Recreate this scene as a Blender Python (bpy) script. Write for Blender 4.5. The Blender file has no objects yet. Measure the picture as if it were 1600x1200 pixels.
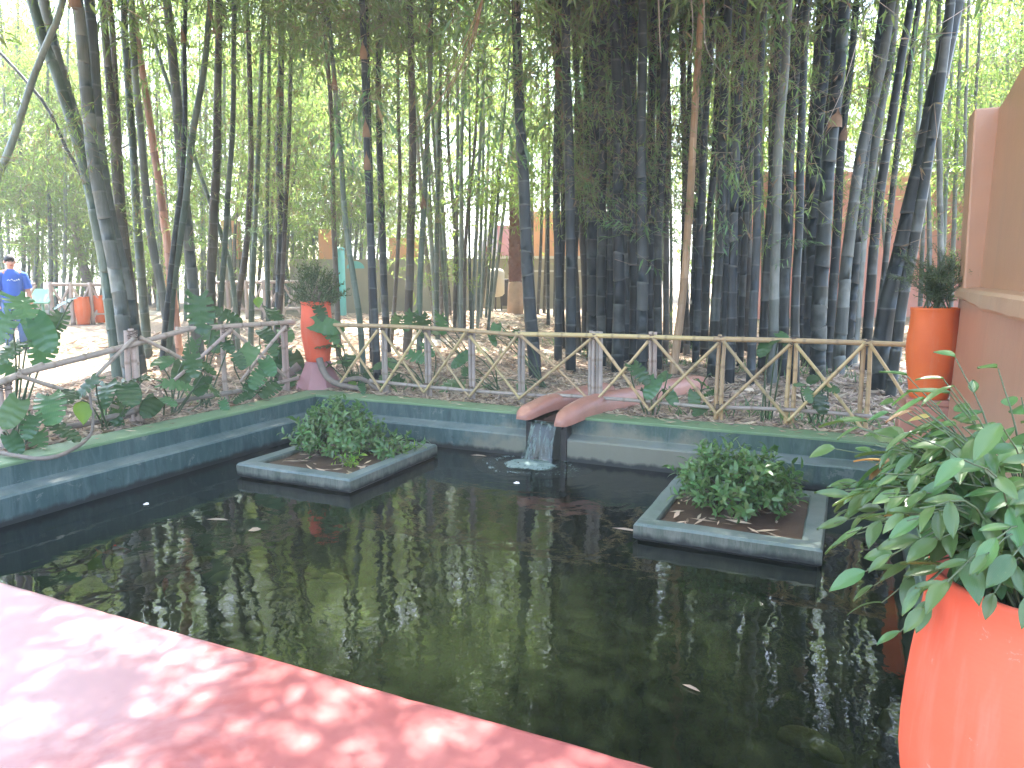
import bpy, math, random
from mathutils import Vector, Matrix, Euler, noise
random.seed(11)
PI = math.pi
R = math.radians
scene = bpy.context.scene
col = scene.collection

# ---------------------------------------------------------------- camera, sky, sun, exposure
EYE = Vector((0.0, 0.0, 1.55))
FPX, PITCH, YAW = 1140.0, math.atan(170 / 1140.0), R(24.8)
cam_d = bpy.data.cameras.new('camera')
cam = bpy.data.objects.new('camera', cam_d)
col.objects.link(cam)
cam.location = EYE
cam.rotation_euler = Euler((PI / 2 - PITCH, 0, YAW), 'XYZ')
cam_d.sensor_width = 36.0
cam_d.lens = 36.0 * FPX / 1600.0
cam_d.clip_start, cam_d.clip_end = 0.05, 500
scene.camera = cam

SUN_EL, SUN_DIR = R(61), Vector((-0.62, 0.785, 0)).normalized()      # towards the sun, ahead and to the left
world = bpy.data.worlds.new('World')
scene.world = world
world.use_nodes = True
wn = world.node_tree.nodes
wl = world.node_tree.links
wn.clear()
sky = wn.new('ShaderNodeTexSky')
sky.sky_type = 'NISHITA'
sky.sun_disc = False
sky.sun_elevation = SUN_EL
sky.sun_rotation = math.atan2(SUN_DIR.x, SUN_DIR.y)
sky.air_density, sky.dust_density, sky.ozone_density = 1.0, 2.5, 1.0
bg = wn.new('ShaderNodeBackground')
bg.inputs['Strength'].default_value = 0.15
wo = wn.new('ShaderNodeOutputWorld')
wl.new(sky.outputs[0], bg.inputs[0])
wl.new(bg.outputs[0], wo.inputs[0])

sun_d = bpy.data.lights.new('sun', 'SUN')
sun_d.energy = 3.3
sun_d.angle = R(0.53)
sun_d.color = (1.0, 0.95, 0.87)
sun = bpy.data.objects.new('sun', sun_d)
col.objects.link(sun)
to_sun = (SUN_DIR * math.cos(SUN_EL) + Vector((0, 0, math.sin(SUN_EL)))).normalized()
sun.rotation_euler = to_sun.to_track_quat('Z', 'Y').to_euler()
sun.location = (-10, 10, 30)

vs = scene.view_settings
vs.view_transform, vs.look, vs.gamma = 'Standard', 'None', 1.0
vs.use_curve_mapping = False
vs.exposure = 3.55
scene.cycles.use_denoising = True
scene.cycles.max_bounces = 9
scene.cycles.diffuse_bounces = 4
scene.cycles.glossy_bounces = 4
scene.cycles.transmission_bounces = 4
scene.cycles.transparent_max_bounces = 12
scene.cycles.caustics_reflective = False
scene.cycles.caustics_refractive = False
scene.cycles.sample_clamp_indirect = 6.0

# ---------------------------------------------------------------- measuring helpers
FH = Vector((-math.sin(YAW), math.cos(YAW), 0))
FV = FH * math.cos(PITCH) - Vector((0, 0, math.sin(PITCH)))
RV = Vector((math.cos(YAW), math.sin(YAW), 0))
UV = RV.cross(FV)
WATER = -0.48


def ray(x, y):
    return FV + RV * ((x - 800) / FPX) - UV * ((y - 600) / FPX)


def ground_z(x, y):
    d = math.hypot(x, y)
    t = min(1.0, max(0.0, (d - 9.5) / 15.0))
    z = 0.5 * t * t * (3 - 2 * t)
    n = noise.noise(Vector((x * 0.35, y * 0.35, 0.0))) * 0.07 + noise.noise(Vector((x * 1.3, y * 1.3, 3.0))) * 0.025
    k = min(1.0, max(0.0, (y - 8.0) / 1.5)) if x > -7.2 else min(1.0, max(0.0, (-7.2 - x) / 1.0))
    return -0.03 + z + n * max(k, 0.15)


def on_plane(x, y, z):
    d = ray(x, y)
    return EYE + d * ((z - EYE.z) / d.z)


def on_ground(x, y):
    z = 0.0
    for _ in range(12):
        p = on_plane(x, y, z)
        z = ground_z(p.x, p.y)
    return p


def at_dist(x, y, D):                      # a point D metres ahead, measured level
    d = ray(x, y)
    return EYE + d * (D / d.dot(FH))


def lvl(p):
    return (p - EYE).dot(FH)


# ---------------------------------------------------------------- object helpers
def tag(o, label=None, cat=None, group=None, kind=None):
    if label: o['label'] = label
    if cat: o['category'] = cat
    if group: o['group'] = group
    if kind: o['kind'] = kind
    return o


def wloc(o):
    v = Vector((0, 0, 0))
    while o is not None:
        v = v + o.location
        o = o.parent
    return v


def empty(name, loc):
    o = bpy.data.objects.new(name, None)
    o.location = Vector(loc)
    o.empty_display_size = 0.2
    col.objects.link(o)
    return o


def inst(name, mesh, parent, mat4):        # an object with shared mesh data, placed by a world matrix
    o = bpy.data.objects.new(name, mesh)
    col.objects.link(o)
    m = mat4.copy()
    if parent is not None:
        o.parent = parent
        m.translation = m.translation - wloc(parent)
    o.matrix_basis = m
    return o


class MB:
    def __init__(s):
        s.v, s.f, s.mi, s.att, s.sm = [], [], [], [], []
        s.seg = None

    def add(s, vs_, fs, mi=0, att=None, smooth=False):
        b = len(s.v)
        s.v.extend([Vector(p) for p in vs_])
        s.att.extend(att if att else [0.0] * len(vs_))
        for f in fs:
            s.f.append([i + b for i in f])
            s.mi.append(mi)
            s.sm.append(smooth)

    def mesh(s, name, mats, off=Vector((0, 0, 0)), att=False):
        me = bpy.data.meshes.new(name)
        me.from_pydata([tuple(p - off) for p in s.v], [], s.f)
        for m in (mats if isinstance(mats, (list, tuple)) else [mats]):
            me.materials.append(m)
        me.polygons.foreach_set('material_index', s.mi)
        me.polygons.foreach_set('use_smooth', s.sm)
        if att:
            a = me.attributes.new('bloom', 'FLOAT', 'POINT')
            a.data.foreach_set('value', s.att)
        if s.seg:
            a = me.attributes.new('seg', 'FLOAT', 'POINT')
            a.data.foreach_set('value', s.seg)
        me.update()
        return me

    def build(s, name, mats, parent=None, origin=None, att=False, bevel=0, subd=0):
        off = wloc(parent) if parent is not None else Vector((0, 0, 0))
        loc = Vector((0, 0, 0))
        if parent is None and origin is not None:
            loc = Vector(origin)
            off = loc
        me = s.mesh(name, mats, off, att)
        o = bpy.data.objects.new(name, me)
        o.location = loc
        col.objects.link(o)
        if parent is not None: o.parent = parent
        if bevel:
            m = o.modifiers.new('bevel', 'BEVEL')
            m.width, m.segments, m.limit_method, m.angle_limit = bevel, 2, 'ANGLE', R(40)
        if subd:
            m = o.modifiers.new('subd', 'SUBSURF')
            m.levels = m.render_levels = subd
        return o

    # shapes
    def box(s, x0, x1, y0, y1, z0, z1, mi=0):
        s.add([(x0, y0, z0), (x1, y0, z0), (x1, y1, z0), (x0, y1, z0), (x0, y0, z1), (x1, y0, z1), (x1, y1, z1), (x0, y1, z1)],
              [(3, 2, 1, 0), (4, 5, 6, 7), (0, 1, 5, 4), (1, 2, 6, 5), (2, 3, 7, 6), (3, 0, 4, 7)], mi)

    def obox(s, c, ax, ay, az, mi=0):      # oriented box: centre and three half-axis vectors
        c, ax, ay, az = Vector(c), Vector(ax), Vector(ay), Vector(az)
        p = [c + ax * i + ay * j + az * k for k in (-1, 1) for i, j in ((-1, -1), (1, -1), (1, 1), (-1, 1))]
        s.add(p, [(3, 2, 1, 0), (4, 5, 6, 7), (0, 1, 5, 4), (1, 2, 6, 5), (2, 3, 7, 6), (3, 0, 4, 7)], mi)

    def tube(s, pts, rad, n=8, mi=0, att=None, caps=True):
        pts = [Vector(p) for p in pts]
        if not isinstance(rad, (list, tuple)): rad = [rad] * len(pts)
        vsx, fs, at = [], [], []
        u = None
        for i, p in enumerate(pts):
            t = (pts[min(i + 1, len(pts) - 1)] - pts[max(i - 1, 0)])
            t = t.normalized() if t.length > 1e-9 else Vector((0, 0, 1))
            if u is None:
                u = t.cross(Vector((0.31, 0.95, 0.08)))
                if u.length < 1e-3: u = t.cross(Vector((1, 0, 0)))
            u = (u - t * u.dot(t)).normalized()
            w = t.cross(u)
            for k in range(n):
                a = 2 * PI * k / n
                vsx.append(p + (u * math.cos(a) + w * math.sin(a)) * rad[i])
                at.append(att[i] if att else 0.0)
        for i in range(len(pts) - 1):
            for k in range(n):
                fs.append((i * n + k, i * n + (k + 1) % n, (i + 1) * n + (k + 1) % n, (i + 1) * n + k))
        if caps:
            fs.append(tuple(range(n - 1, -1, -1)))
            fs.append(tuple((len(pts) - 1) * n + k for k in range(n)))
        s.add(vsx, fs, mi, at, True)

    def lathe(s, c, prof, n=40, mi=0, wob=0.0):
        c = Vector(c)
        vsx, fs = [], []
        for r, z in prof:
            for k in range(n):
                a = 2 * PI * k / n
                rr = r * (1 + wob * noise.noise(Vector((math.cos(a) * 1.3, math.sin(a) * 1.3, z * 4))))
                vsx.append(c + Vector((rr * math.cos(a), rr * math.sin(a), z)))
        for i in range(len(prof) - 1):
            for k in range(n):
                fs.append((i * n + k, i * n + (k + 1) % n, (i + 1) * n + (k + 1) % n, (i + 1) * n + k))
        fs.append(tuple(range(n - 1, -1, -1)))
        fs.append(tuple((len(prof) - 1) * n + k for k in range(n)))
        s.add(vsx, fs, mi, None, True)

    def sweep(s, pts, prof, mi=0, caps=True, smooth=False):   # profile (side, up) swept along a level path; side is to the right of travel
        pts = [Vector(p) for p in pts]
        vsx, fs, n = [], [], len(prof)
        for i, p in enumerate(pts):
            t = pts[min(i + 1, len(pts) - 1)] - pts[max(i - 1, 0)]
            t.z = 0
            t.normalize()
            sd = Vector((t.y, -t.x, 0))
            for a, b in prof:
                vsx.append(p + sd * a + Vector((0, 0, b)))
        for i in range(len(pts) - 1):
            for k in range(n):
                fs.append((i * n + k, i * n + (k + 1) % n, (i + 1) * n + (k + 1) % n, (i + 1) * n + k))
        if caps:
            fs.append(tuple(range(n - 1, -1, -1)))
            fs.append(tuple((len(pts) - 1) * n + k for k in range(n)))
        s.add(vsx, fs, mi, None, smooth)


def spline(pts, n):                        # Catmull-Rom through pts, n samples, evenly by length
    pts = [Vector(p) for p in pts]
    q = [pts[0] * 2 - pts[1]] + pts + [pts[-1] * 2 - pts[-2]]
    out = []
    for i in range(1, len(q) - 2):
        for j in range(8):
            t = j / 8
            a, b, c, d = q[i - 1], q[i], q[i + 1], q[i + 2]
            out.append(0.5 * ((2 * b) + (c - a) * t + (2 * a - 5 * b + 4 * c - d) * t * t + (3 * b - a - 3 * c + d) * t ** 3))
    out.append(pts[-1])
    L = [0.0]
    for i in range(1, len(out)): L.append(L[-1] + (out[i] - out[i - 1]).length)
    res, k = [], 0
    for i in range(n):
        s_ = L[-1] * i / (n - 1)
        while k < len(L) - 2 and L[k + 1] < s_: k += 1
        t = (s_ - L[k]) / max(1e-9, L[k + 1] - L[k])
        res.append(out[k].lerp(out[k + 1], min(1, max(0, t))))
    return res, L[-1]


# ---------------------------------------------------------------- materials
class NT:
    def __init__(s, name):
        s.m = bpy.data.materials.new(name)
        s.m.use_nodes = True
        s.t = s.m.node_tree
        s.n, s.l = s.t.nodes, s.t.links
        s.n.clear()
        s.out = s.n.new('ShaderNodeOutputMaterial')
        s.b = s.n.new('ShaderNodeBsdfPrincipled')
        s.l.new(s.b.outputs[0], s.out.inputs[0])

    def node(s, kind, **kw):
        nd = s.n.new('ShaderNode' + kind)
        for k, v in kw.items():
            if k in nd.inputs: nd.inputs[k].default_value = v
            else: setattr(nd, k, v)
        return nd

    def link(s, a, b): s.l.new(a, b)

    def pos(s, scale=(1, 1, 1), obj=False):
        mp = s.node('Mapping')
        mp.inputs['Scale'].default_value = scale
        if obj:
            s.link(s.node('TexCoord').outputs['Object'], mp.inputs[0])
        else:
            s.link(s.node('NewGeometry').outputs['Position'], mp.inputs[0])
        return mp.outputs[0]

    def noise(s, vec, scale, detail=4, rough=0.55, dist=0.0):
        nd = s.node('TexNoise')
        nd.inputs['Scale'].default_value, nd.inputs['Detail'].default_value = scale, detail
        nd.inputs['Roughness'].default_value, nd.inputs['Distortion'].default_value = rough, dist
        s.link(vec, nd.inputs['Vector'])
        return nd.outputs[0]

    def ramp(s, fac, stops):
        nd = s.node('ValToRGB')
        cr = nd.color_ramp
        while len(cr.elements) < len(stops): cr.elements.new(0.5)
        for e, (p, c) in zip(cr.elements, stops):
            e.position = p
            e.color = (c, c, c, 1) if not isinstance(c, (tuple, list)) else (*c[:3], 1)
        s.link(fac, nd.inputs[0])
        return nd.outputs[0]

    def mix(s, fac, a, b):
        nd = s.node('MixRGB')
        for i, x in ((0, fac), (1, a), (2, b)):
            if isinstance(x, (int, float)): nd.inputs[i].default_value = x
            elif isinstance(x, (tuple, list)): nd.inputs[i].default_value = (*x[:3], 1)
            else: s.link(x, nd.inputs[i])
        return nd.outputs[0]

    def math(s, op, a, b=0.0):
        nd = s.node('Math', operation=op)
        for i, x in ((0, a), (1, b)):
            if isinstance(x, (int, float)): nd.inputs[i].default_value = x
            else: s.link(x, nd.inputs[i])
        return nd.outputs[0]

    def hsv(s, colr, h=0.5, sa=1.0, v=1.0):
        nd = s.node('HueSaturation')
        for k, x in (('Hue', h), ('Saturation', sa), ('Value', v)):
            if isinstance(x, (int, float)): nd.inputs[k].default_value = x
            else: s.link(x, nd.inputs[k])
        if isinstance(colr, (tuple, list)): nd.inputs['Color'].default_value = (*colr[:3], 1)
        else: s.link(colr, nd.inputs['Color'])
        return nd.outputs[0]

    def bump(s, h, strength=0.3, dist=0.01, to=None):
        nd = s.node('Bump')
        nd.inputs['Strength'].default_value, nd.inputs['Distance'].default_value = strength, dist
        s.link(h, nd.inputs['Height'])
        s.link(nd.outputs[0], (to or s.b).inputs['Normal'])
        return nd.outputs[0]

    def base(s, c):
        if isinstance(c, (tuple, list)): s.b.inputs['Base Color'].default_value = (*c[:3], 1)
        else: s.link(c, s.b.inputs['Base Color'])
        return s

    def set(s, **kw):
        for k, v in kw.items():
            k = k.replace('_', ' ')
            if isinstance(v, (int, float)): s.b.inputs[k].default_value = v
            else: s.link(v, s.b.inputs[k])
        return s


def rand_hsv(t, c, dh=0.02, dv=0.25, island=False):
    if island: r = t.node('NewGeometry').outputs['Random Per Island']
    else: r = t.node('ObjectInfo').outputs['Random']
    h = t.math('ADD', t.math('MULTIPLY', r, 2 * dh), 0.5 - dh)
    r2 = t.math('FRACT', t.math('MULTIPLY', r, 7.31))
    v = t.math('ADD', t.math('MULTIPLY', r2, 2 * dv), 1 - dv)
    return t.hsv(c, h, 1.0, v)


def plain(name, c, rough=0.6, var=0.15, scale=6.0, bump=0.15, bscale=60.0, spec=0.4, metal=0.0):
    t = NT(name)
    p = t.pos()
    n = t.noise(p, scale, 5)
    cc = t.hsv(c, 0.5, 1.0, t.math('ADD', t.math('MULTIPLY', n, 2 * var), 1 - var))
    t.base(cc).set(Roughness=rough, Metallic=metal)
    t.b.inputs['Specular IOR Level'].default_value = spec
    if bump: t.bump(t.noise(p, bscale, 4), bump, 0.004)
    return t.m


def leaf_mat(name, c, trans=0.4, tcol=None, rough=0.4, dh=0.025, dv=0.3, island=True, obj=False, vein=False, spec=0.5):
    t = NT(name)
    cc = rand_hsv(t, c, dh, dv, island=not obj)
    if vein:
        mp = t.pos((1, 1, 1), obj=True)
        wv = t.node('TexWave')
        wv.inputs['Scale'].default_value = 9.0
        wv.inputs['Distortion'].default_value = 1.0
        t.link(mp, wv.inputs[0])
        cc = t.mix(t.math('MULTIPLY', wv.outputs[1], 0.25), cc, t.hsv(cc, 0.49, 0.9, 1.5))
        n = t.noise(mp, 14, 3)
        cc = t.mix(t.ramp(n, [(0.62, 0.0), (0.72, 0.5)]), cc, (0.16, 0.2, 0.06))
    t.base(cc).set(Roughness=rough)
    t.b.inputs['Specular IOR Level'].default_value = spec
    tr = t.node('BsdfTranslucent')
    tc = t.hsv(cc, 0.475, 1.15, 2.0) if tcol is None else rand_hsv(t, tcol, dh, dv, island=not obj)
    t.link(tc, tr.inputs[0])
    mx = t.node('MixShader')
    mx.inputs[0].default_value = trans
    t.link(t.b.outputs[0], mx.inputs[1])
    t.link(tr.outputs[0], mx.inputs[2])
    t.link(mx.outputs[0], t.out.inputs[0])
    return t.m


def culm_mat(name, c, c2, rough=0.42, bloom=(0.24, 0.25, 0.22), bl=0.45, seg=0.25):
    t = NT(name)
    p = t.pos((1, 1, 1), obj=True)
    st = t.pos((14, 14, 0.7), obj=True)
    n = t.noise(p, 1.7, 4)
    ns = t.noise(st, 2.5, 5, 0.7)
    cc = t.mix(t.ramp(n, [(0.35, 0.0), (0.65, 1.0)]), c, c2)
    cc = rand_hsv(t, cc, 0.02, 0.3)
    cc = t.mix(t.ramp(ns, [(0.45, 0.0), (0.75, 0.55)]), cc, t.hsv(cc, 0.5, 0.5, 1.8))
    a = t.node('Attribute')
    a.attribute_name = 'bloom'
    sg = t.node('Attribute')
    sg.attribute_name = 'seg'
    cc = t.hsv(cc, 0.5, 1.0, t.math('ADD', t.math('MULTIPLY', sg.outputs['Fac'], 0.4), 0.8))
    cc = t.mix(t.math('MULTIPLY', t.ramp(sg.outputs['Fac'], [(0.80, 0.0), (0.86, 1.0)]), t.ramp(t.noise(p, 4, 3), [(0.4, 0.0), (0.6, seg)])), cc, bloom)
    f = t.math('MULTIPLY', a.outputs['Fac'], t.math('MULTIPLY', t.math('ADD', t.noise(p, 9, 3), 0.25), bl))
    cc = t.mix(f, cc, bloom)
    lich = t.noise(p, 6.5, 6, 0.65)
    cc = t.mix(t.ramp(lich, [(0.6, 0.0), (0.7, 0.28)]), cc, t.mix(0.4, bloom, c2))
    t.base(cc).set(Roughness=rough)
    t.b.inputs['Specular IOR Level'].default_value = 0.3
    t.bump(ns, 0.12, 0.004)
    return t.m


M = {}
M['culm_dark'] = culm_mat('culm_blue_dark', (0.013, 0.017, 0.017), (0.027, 0.032, 0.031))
M['culm_black'] = culm_mat('culm_black_green', (0.010, 0.012, 0.009), (0.022, 0.026, 0.019))
M['culm_grey'] = culm_mat('culm_grey', (0.070, 0.077, 0.064), (0.115, 0.122, 0.10), 0.55, seg=0.6)
M['culm_green'] = culm_mat('culm_green', (0.05, 0.075, 0.05), (0.085, 0.115, 0.08), 0.5)
M['culm_brown'] = culm_mat('culm_brown', (0.06, 0.05, 0.036), (0.10, 0.085, 0.06), 0.55)
M['culm_tan'] = culm_mat('culm_tan', (0.36, 0.20, 0.12), (0.30, 0.17, 0.10), 0.6, (0.4, 0.28, 0.2), 0.4)
M['culm_pale'] = culm_mat('culm_pale', (0.11, 0.14, 0.115), (0.16, 0.19, 0.16), 0.4)
M['sheath'] = plain('dry_sheath', (0.20, 0.125, 0.075), 0.8, 0.4, 14)
M['twig'] = plain('dry_twig', (0.24, 0.18, 0.12), 0.8, 0.25, 9, 0)
M['leaf_bamboo'] = leaf_mat('bamboo_leaf', (0.125, 0.19, 0.075), 0.5, (0.28, 0.40, 0.10), 0.42)
M['leaf_near'] = leaf_mat('bamboo_leaf_near', (0.10, 0.19, 0.09), 0.4, (0.22, 0.38, 0.10), 0.36)
M['leaf_far'] = leaf_mat('bamboo_leaf_far', (0.10, 0.16, 0.05), 0.55, (0.32, 0.46, 0.09), 0.5)
M['leaf_dry'] = leaf_mat('bamboo_leaf_dry', (0.22, 0.15, 0.08), 0.25, (0.3, 0.2, 0.1), 0.7)
M['leaf_ruscus'] = leaf_mat('pot_plant_leaf', (0.062, 0.135, 0.042), 0.24, (0.15, 0.27, 0.05), 0.3, 0.02, 0.3, obj=True, vein=True)
M['leaf_monstera'] = leaf_mat('monstera_leaf', (0.062, 0.128, 0.056), 0.24, (0.15, 0.28, 0.05), 0.26, 0.02, 0.4, obj=True, vein=True)
M['leaf_shrub'] = leaf_mat('shrub_leaf', (0.10, 0.175, 0.055), 0.3, (0.16, 0.30, 0.07), 0.3, 0.03, 0.35)
M['leaf_lime'] = leaf_mat('lime_leaf', (0.16, 0.28, 0.05), 0.45, (0.42, 0.6, 0.06), 0.45)
M['leaf_olive'] = leaf_mat('olive_shrub_leaf', (0.075, 0.105, 0.045), 0.25, None, 0.5, 0.03, 0.4)
M['stem'] = plain('green_stem', (0.07, 0.10, 0.045), 0.6, 0.3, 20, 0)
M['stem_woody'] = plain('woody_stem', (0.21, 0.17, 0.14), 0.85, 0.3, 15, 0.5, 40)
M['litter'] = leaf_mat('litter_leaf', (0.40, 0.30, 0.21), 0.1, None, 0.75, 0.015, 0.6)


def rail_mat(name, c, c2):
    t = NT(name)
    p = t.pos((1, 1, 1), obj=False)
    n = t.noise(p, 3.0, 5, 0.6)
    cc = t.mix(t.ramp(n, [(0.35, 0.0), (0.65, 1.0)]), c, c2)
    cc = rand_hsv(t, cc, 0.012, 0.2)
    f = t.noise(p, 45, 4, 0.7)
    cc = t.mix(t.ramp(f, [(0.55, 0.0), (0.75, 0.5)]), cc, (0.16, 0.12, 0.09))
    a = t.node('Attribute')
    a.attribute_name = 'bloom'
    cc = t.mix(t.math('MULTIPLY', a.outputs['Fac'], 0.6), cc, (0.17, 0.12, 0.07))
    t.base(cc).set(Roughness=0.5)
    t.bump(f, 0.15, 0.003)
    return t.m


M['rail_yellow'] = rail_mat('fence_pole_yellow', (0.50, 0.36, 0.17), (0.42, 0.31, 0.17))
M['rail_grey'] = rail_mat('fence_pole_grey', (0.36, 0.30, 0.25), (0.28, 0.24, 0.21))
M['rail_pink'] = rail_mat('fence_pole_weathered', (0.46, 0.34, 0.28), (0.36, 0.29, 0.24))
M['lashing'] = plain('fence_lashing', (0.16, 0.12, 0.09), 0.9, 0.3, 40, 0.4, 90)


def deck_mat():
    t = NT('red_painted_deck')
    p = t.pos()
    n1 = t.noise(p, 0.55, 3, 0.5)
    n2 = t.noise(p, 2.6, 8, 0.68, 0.6)
    n3 = t.noise(p, 34, 6, 0.7)
    red = t.mix(t.ramp(n2, [(0.3, 0.0), (0.7, 1.0)]), (0.285, 0.068, 0.062), (0.35, 0.10, 0.09))
    # worn, chalky paint plus a painted pale sheen, growing towards the left end
    sx = t.node('SeparateXYZ')
    t.link(p, sx.inputs[0])
    left = t.math('MULTIPLY', t.math('ADD', sx.outputs[0], 2.45), -0.55)
    w = t.math('ADD', t.math('ADD', left, t.math('MULTIPLY', n2, 1.2)), t.math('MULTIPLY', n1, 0.6))
    wear_sheen = t.ramp(w, [(0.55, 0.0), (1.5, 1.0)])
    wear_sheen = t.math('MINIMUM', t.math('MULTIPLY', wear_sheen, 0.85), 0.8)
    cc = t.mix(wear_sheen, red, (0.40, 0.235, 0.225))
    speck = t.ramp(n3, [(0.68, 0.0), (0.74, 0.5)])
    cc = t.mix(speck, cc, (0.55, 0.3, 0.27))
    dark = t.ramp(t.noise(p, 7.5, 7, 0.75), [(0.62, 0.0), (0.7, 0.4)])
    cc = t.mix(dark, cc, (0.25, 0.07, 0.06))
    t.base(cc)
    t.set(Roughness=t.math('ADD', t.math('MULTIPLY', n2, 0.3), 0.2))
    t.bump(t.math('ADD', n3, t.math('MULTIPLY', n2, 2.0)), 0.12, 0.004)
    return t.m


def pool_mat(name, kind):
    t = NT(name)
    p = t.pos()
    sx = t.node('SeparateXYZ')
    t.link(p, sx.inputs[0])
    st = t.noise(t.pos((3.2, 3.2, 0.6)), 3.0, 8, 0.75, 0.8)
    n = t.noise(p, 2.2, 7, 0.65)
    f = t.noise(p, 28, 5, 0.7)
    if kind == 'top':
        cc = t.mix(t.ramp(n, [(0.3, 0.0), (0.7, 1.0)]), (0.125, 0.215, 0.10), (0.185, 0.26, 0.135))
        cc = t.mix(t.ramp(f, [(0.55, 0.0), (0.72, 0.5)]), cc, (0.10, 0.15, 0.10))
    else:
        a, b = ((0.034, 0.074, 0.072), (0.066, 0.110, 0.098))
        cc = t.mix(t.ramp(n, [(0.3, 0.0), (0.7, 1.0)]), a, b)
        # greener paint on the right half of the back wall
        cc = t.mix(t.ramp(t.math('ADD', t.math('MULTIPLY', sx.outputs[0], 0.25), 1.25), [(0.45, 0.0), (0.9, 0.8)]), cc, (0.055, 0.10, 0.07))
        cc = t.mix(t.ramp(st, [(0.47, 0.0), (0.68, 0.55)]), cc, (0.16, 0.20, 0.19))
        cc = t.mix(t.ramp(t.noise(t.pos((4.5, 4.5, 0.9)), 2.1, 8, 0.75), [(0.50, 0.0), (0.68, 0.75)]), cc, (0.022, 0.045, 0.045))
        pl = t.noise(p, 5.5, 9, 0.72, 0.5)
        cc = t.mix(t.ramp(pl, [(0.60, 0.0), (0.625, 0.7)]), cc, (0.17, 0.19, 0.165))
        cc = t.mix(t.ramp(t.noise(p, 9, 8, 0.8, 1.0), [(0.60, 0.0), (0.66, 0.7)]), cc, (0.02, 0.032, 0.03))
        # bare render low down near the spout
        d = t.math('ABSOLUTE', t.math('ADD', sx.outputs[0], 2.3))
        bare = t.math('ADD', t.math('MULTIPLY', d, -0.45), t.math('ADD', t.math('MULTIPLY', n, 1.6), t.math('MULTIPLY', sx.outputs[2], -1.5)))
        back = t.ramp(t.math('MULTIPLY', sx.outputs[1], 0.1), [(0.70, 0.0), (0.725, 1.0)])
        cc = t.mix(t.math('MULTIPLY', t.ramp(bare, [(0.55, 0.0), (0.85, 0.85)]), back), cc, (0.20, 0.185, 0.13))
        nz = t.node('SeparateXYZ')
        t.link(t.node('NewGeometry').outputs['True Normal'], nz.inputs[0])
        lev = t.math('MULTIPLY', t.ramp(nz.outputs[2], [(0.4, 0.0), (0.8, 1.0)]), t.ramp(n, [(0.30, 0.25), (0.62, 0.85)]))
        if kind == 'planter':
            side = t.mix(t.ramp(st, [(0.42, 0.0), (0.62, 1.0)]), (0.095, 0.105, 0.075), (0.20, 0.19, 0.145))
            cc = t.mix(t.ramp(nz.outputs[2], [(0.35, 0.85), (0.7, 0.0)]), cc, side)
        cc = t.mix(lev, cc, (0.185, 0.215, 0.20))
        # black algae along the water line
        wl_ = t.math('ADD', sx.outputs[2], t.math('MULTIPLY', t.noise(t.pos((6, 6, 2)), 2.0, 5), 0.09))
        cc = t.mix(t.ramp(t.math('ADD', wl_, 0.9), [(0.50, 1.0), (0.54, 0.0)]), cc, (0.018, 0.02, 0.016))
    t.base(cc).set(Roughness=t.math('ADD', t.math('MULTIPLY', n, 0.3), 0.35))
    t.bump(f, 0.3, 0.006)
    return t.m


def wall_mat(name, c, c2, rough=0.45, sc=1.6, gloss=None):
    t = NT(name)
    p = t.pos()
    n = t.noise(p, sc, 6, 0.6)
    f = t.noise(p, 30, 5, 0.7)
    v = t.noise(t.pos((3, 3, 0.3)), 2.2, 5, 0.6)
    cc = t.mix(t.ramp(n, [(0.3, 0.0), (0.7, 1.0)]), c, c2)
    cc = t.mix(t.ramp(v, [(0.5, 0.0), (0.75, 0.35)]), cc, t.hsv(c, 0.5, 0.85, 0.65))
    t.base(cc).set(Roughness=rough)
    t.bump(t.math('ADD', f, t.math('MULTIPLY', n, 3.0)), 0.25, 0.006)
    return t.m


def jar_mat(name, c, c2):
    t = NT(name)
    p = t.pos()
    n = t.noise(p, 3.0, 6, 0.6)
    f = t.noise(p, 42, 6, 0.75)
    v = t.noise(t.pos((7, 7, 0.6)), 2.0, 6, 0.65)
    cc = t.mix(t.ramp(n, [(0.3, 0.0), (0.7, 1.0)]), c, c2)
    cc = t.mix(t.ramp(v, [(0.52, 0.0), (0.70, 0.30)]), cc, t.hsv(c, 0.51, 0.78, 0.8))
    cc = t.mix(t.ramp(t.noise(p, 13, 9, 0.8, 0.6), [(0.63, 0.0), (0.67, 0.45)]), cc, t.hsv(c, 0.515, 0.6, 0.9))
    cc = t.mix(t.ramp(f, [(0.66, 0.0), (0.71, 0.45)]), cc, (0.25, 0.09, 0.05))
    ring = t.node('TexWave', bands_direction='Z')
    ring.inputs['Scale'].default_value = 22
    ring.inputs['Distortion'].default_value = 1.5
    t.link(p, ring.inputs[0])
    t.base(cc).set(Roughness=t.math('ADD', t.math('MULTIPLY', n, 0.3), 0.42))
    t.b.inputs['Specular IOR Level'].default_value = 0.3
    t.bump(t.math('ADD', t.math('MULTIPLY', ring.outputs[1], 0.12), t.math('ADD', f, n)), 0.13, 0.003)
    return t.m


def ground_mat():
    t = NT('forest_floor')
    p = t.pos()
    n = t.noise(p, 0.35, 5, 0.6)
    f = t.noise(p, 16, 6, 0.75, 0.8)
    g = t.noise(t.pos((1, 1, 1)), 60, 3, 0.7)
    cc = t.mix(t.ramp(f, [(0.32, 0.0), (0.62, 1.0)]), (0.085, 0.06, 0.04), (0.30, 0.22, 0.155))
    cc = t.mix(t.ramp(g, [(0.5, 0.0), (0.7, 0.6)]), cc, (0.42, 0.34, 0.26))
    cc = t.mix(t.ramp(n, [(0.5, 0.0), (0.62, 0.55)]), cc, (0.19, 0.19, 0.09))
    t.base(cc).set(Roughness=0.9)
    t.bump(f, 0.8, 0.04)
    return t.m


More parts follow.
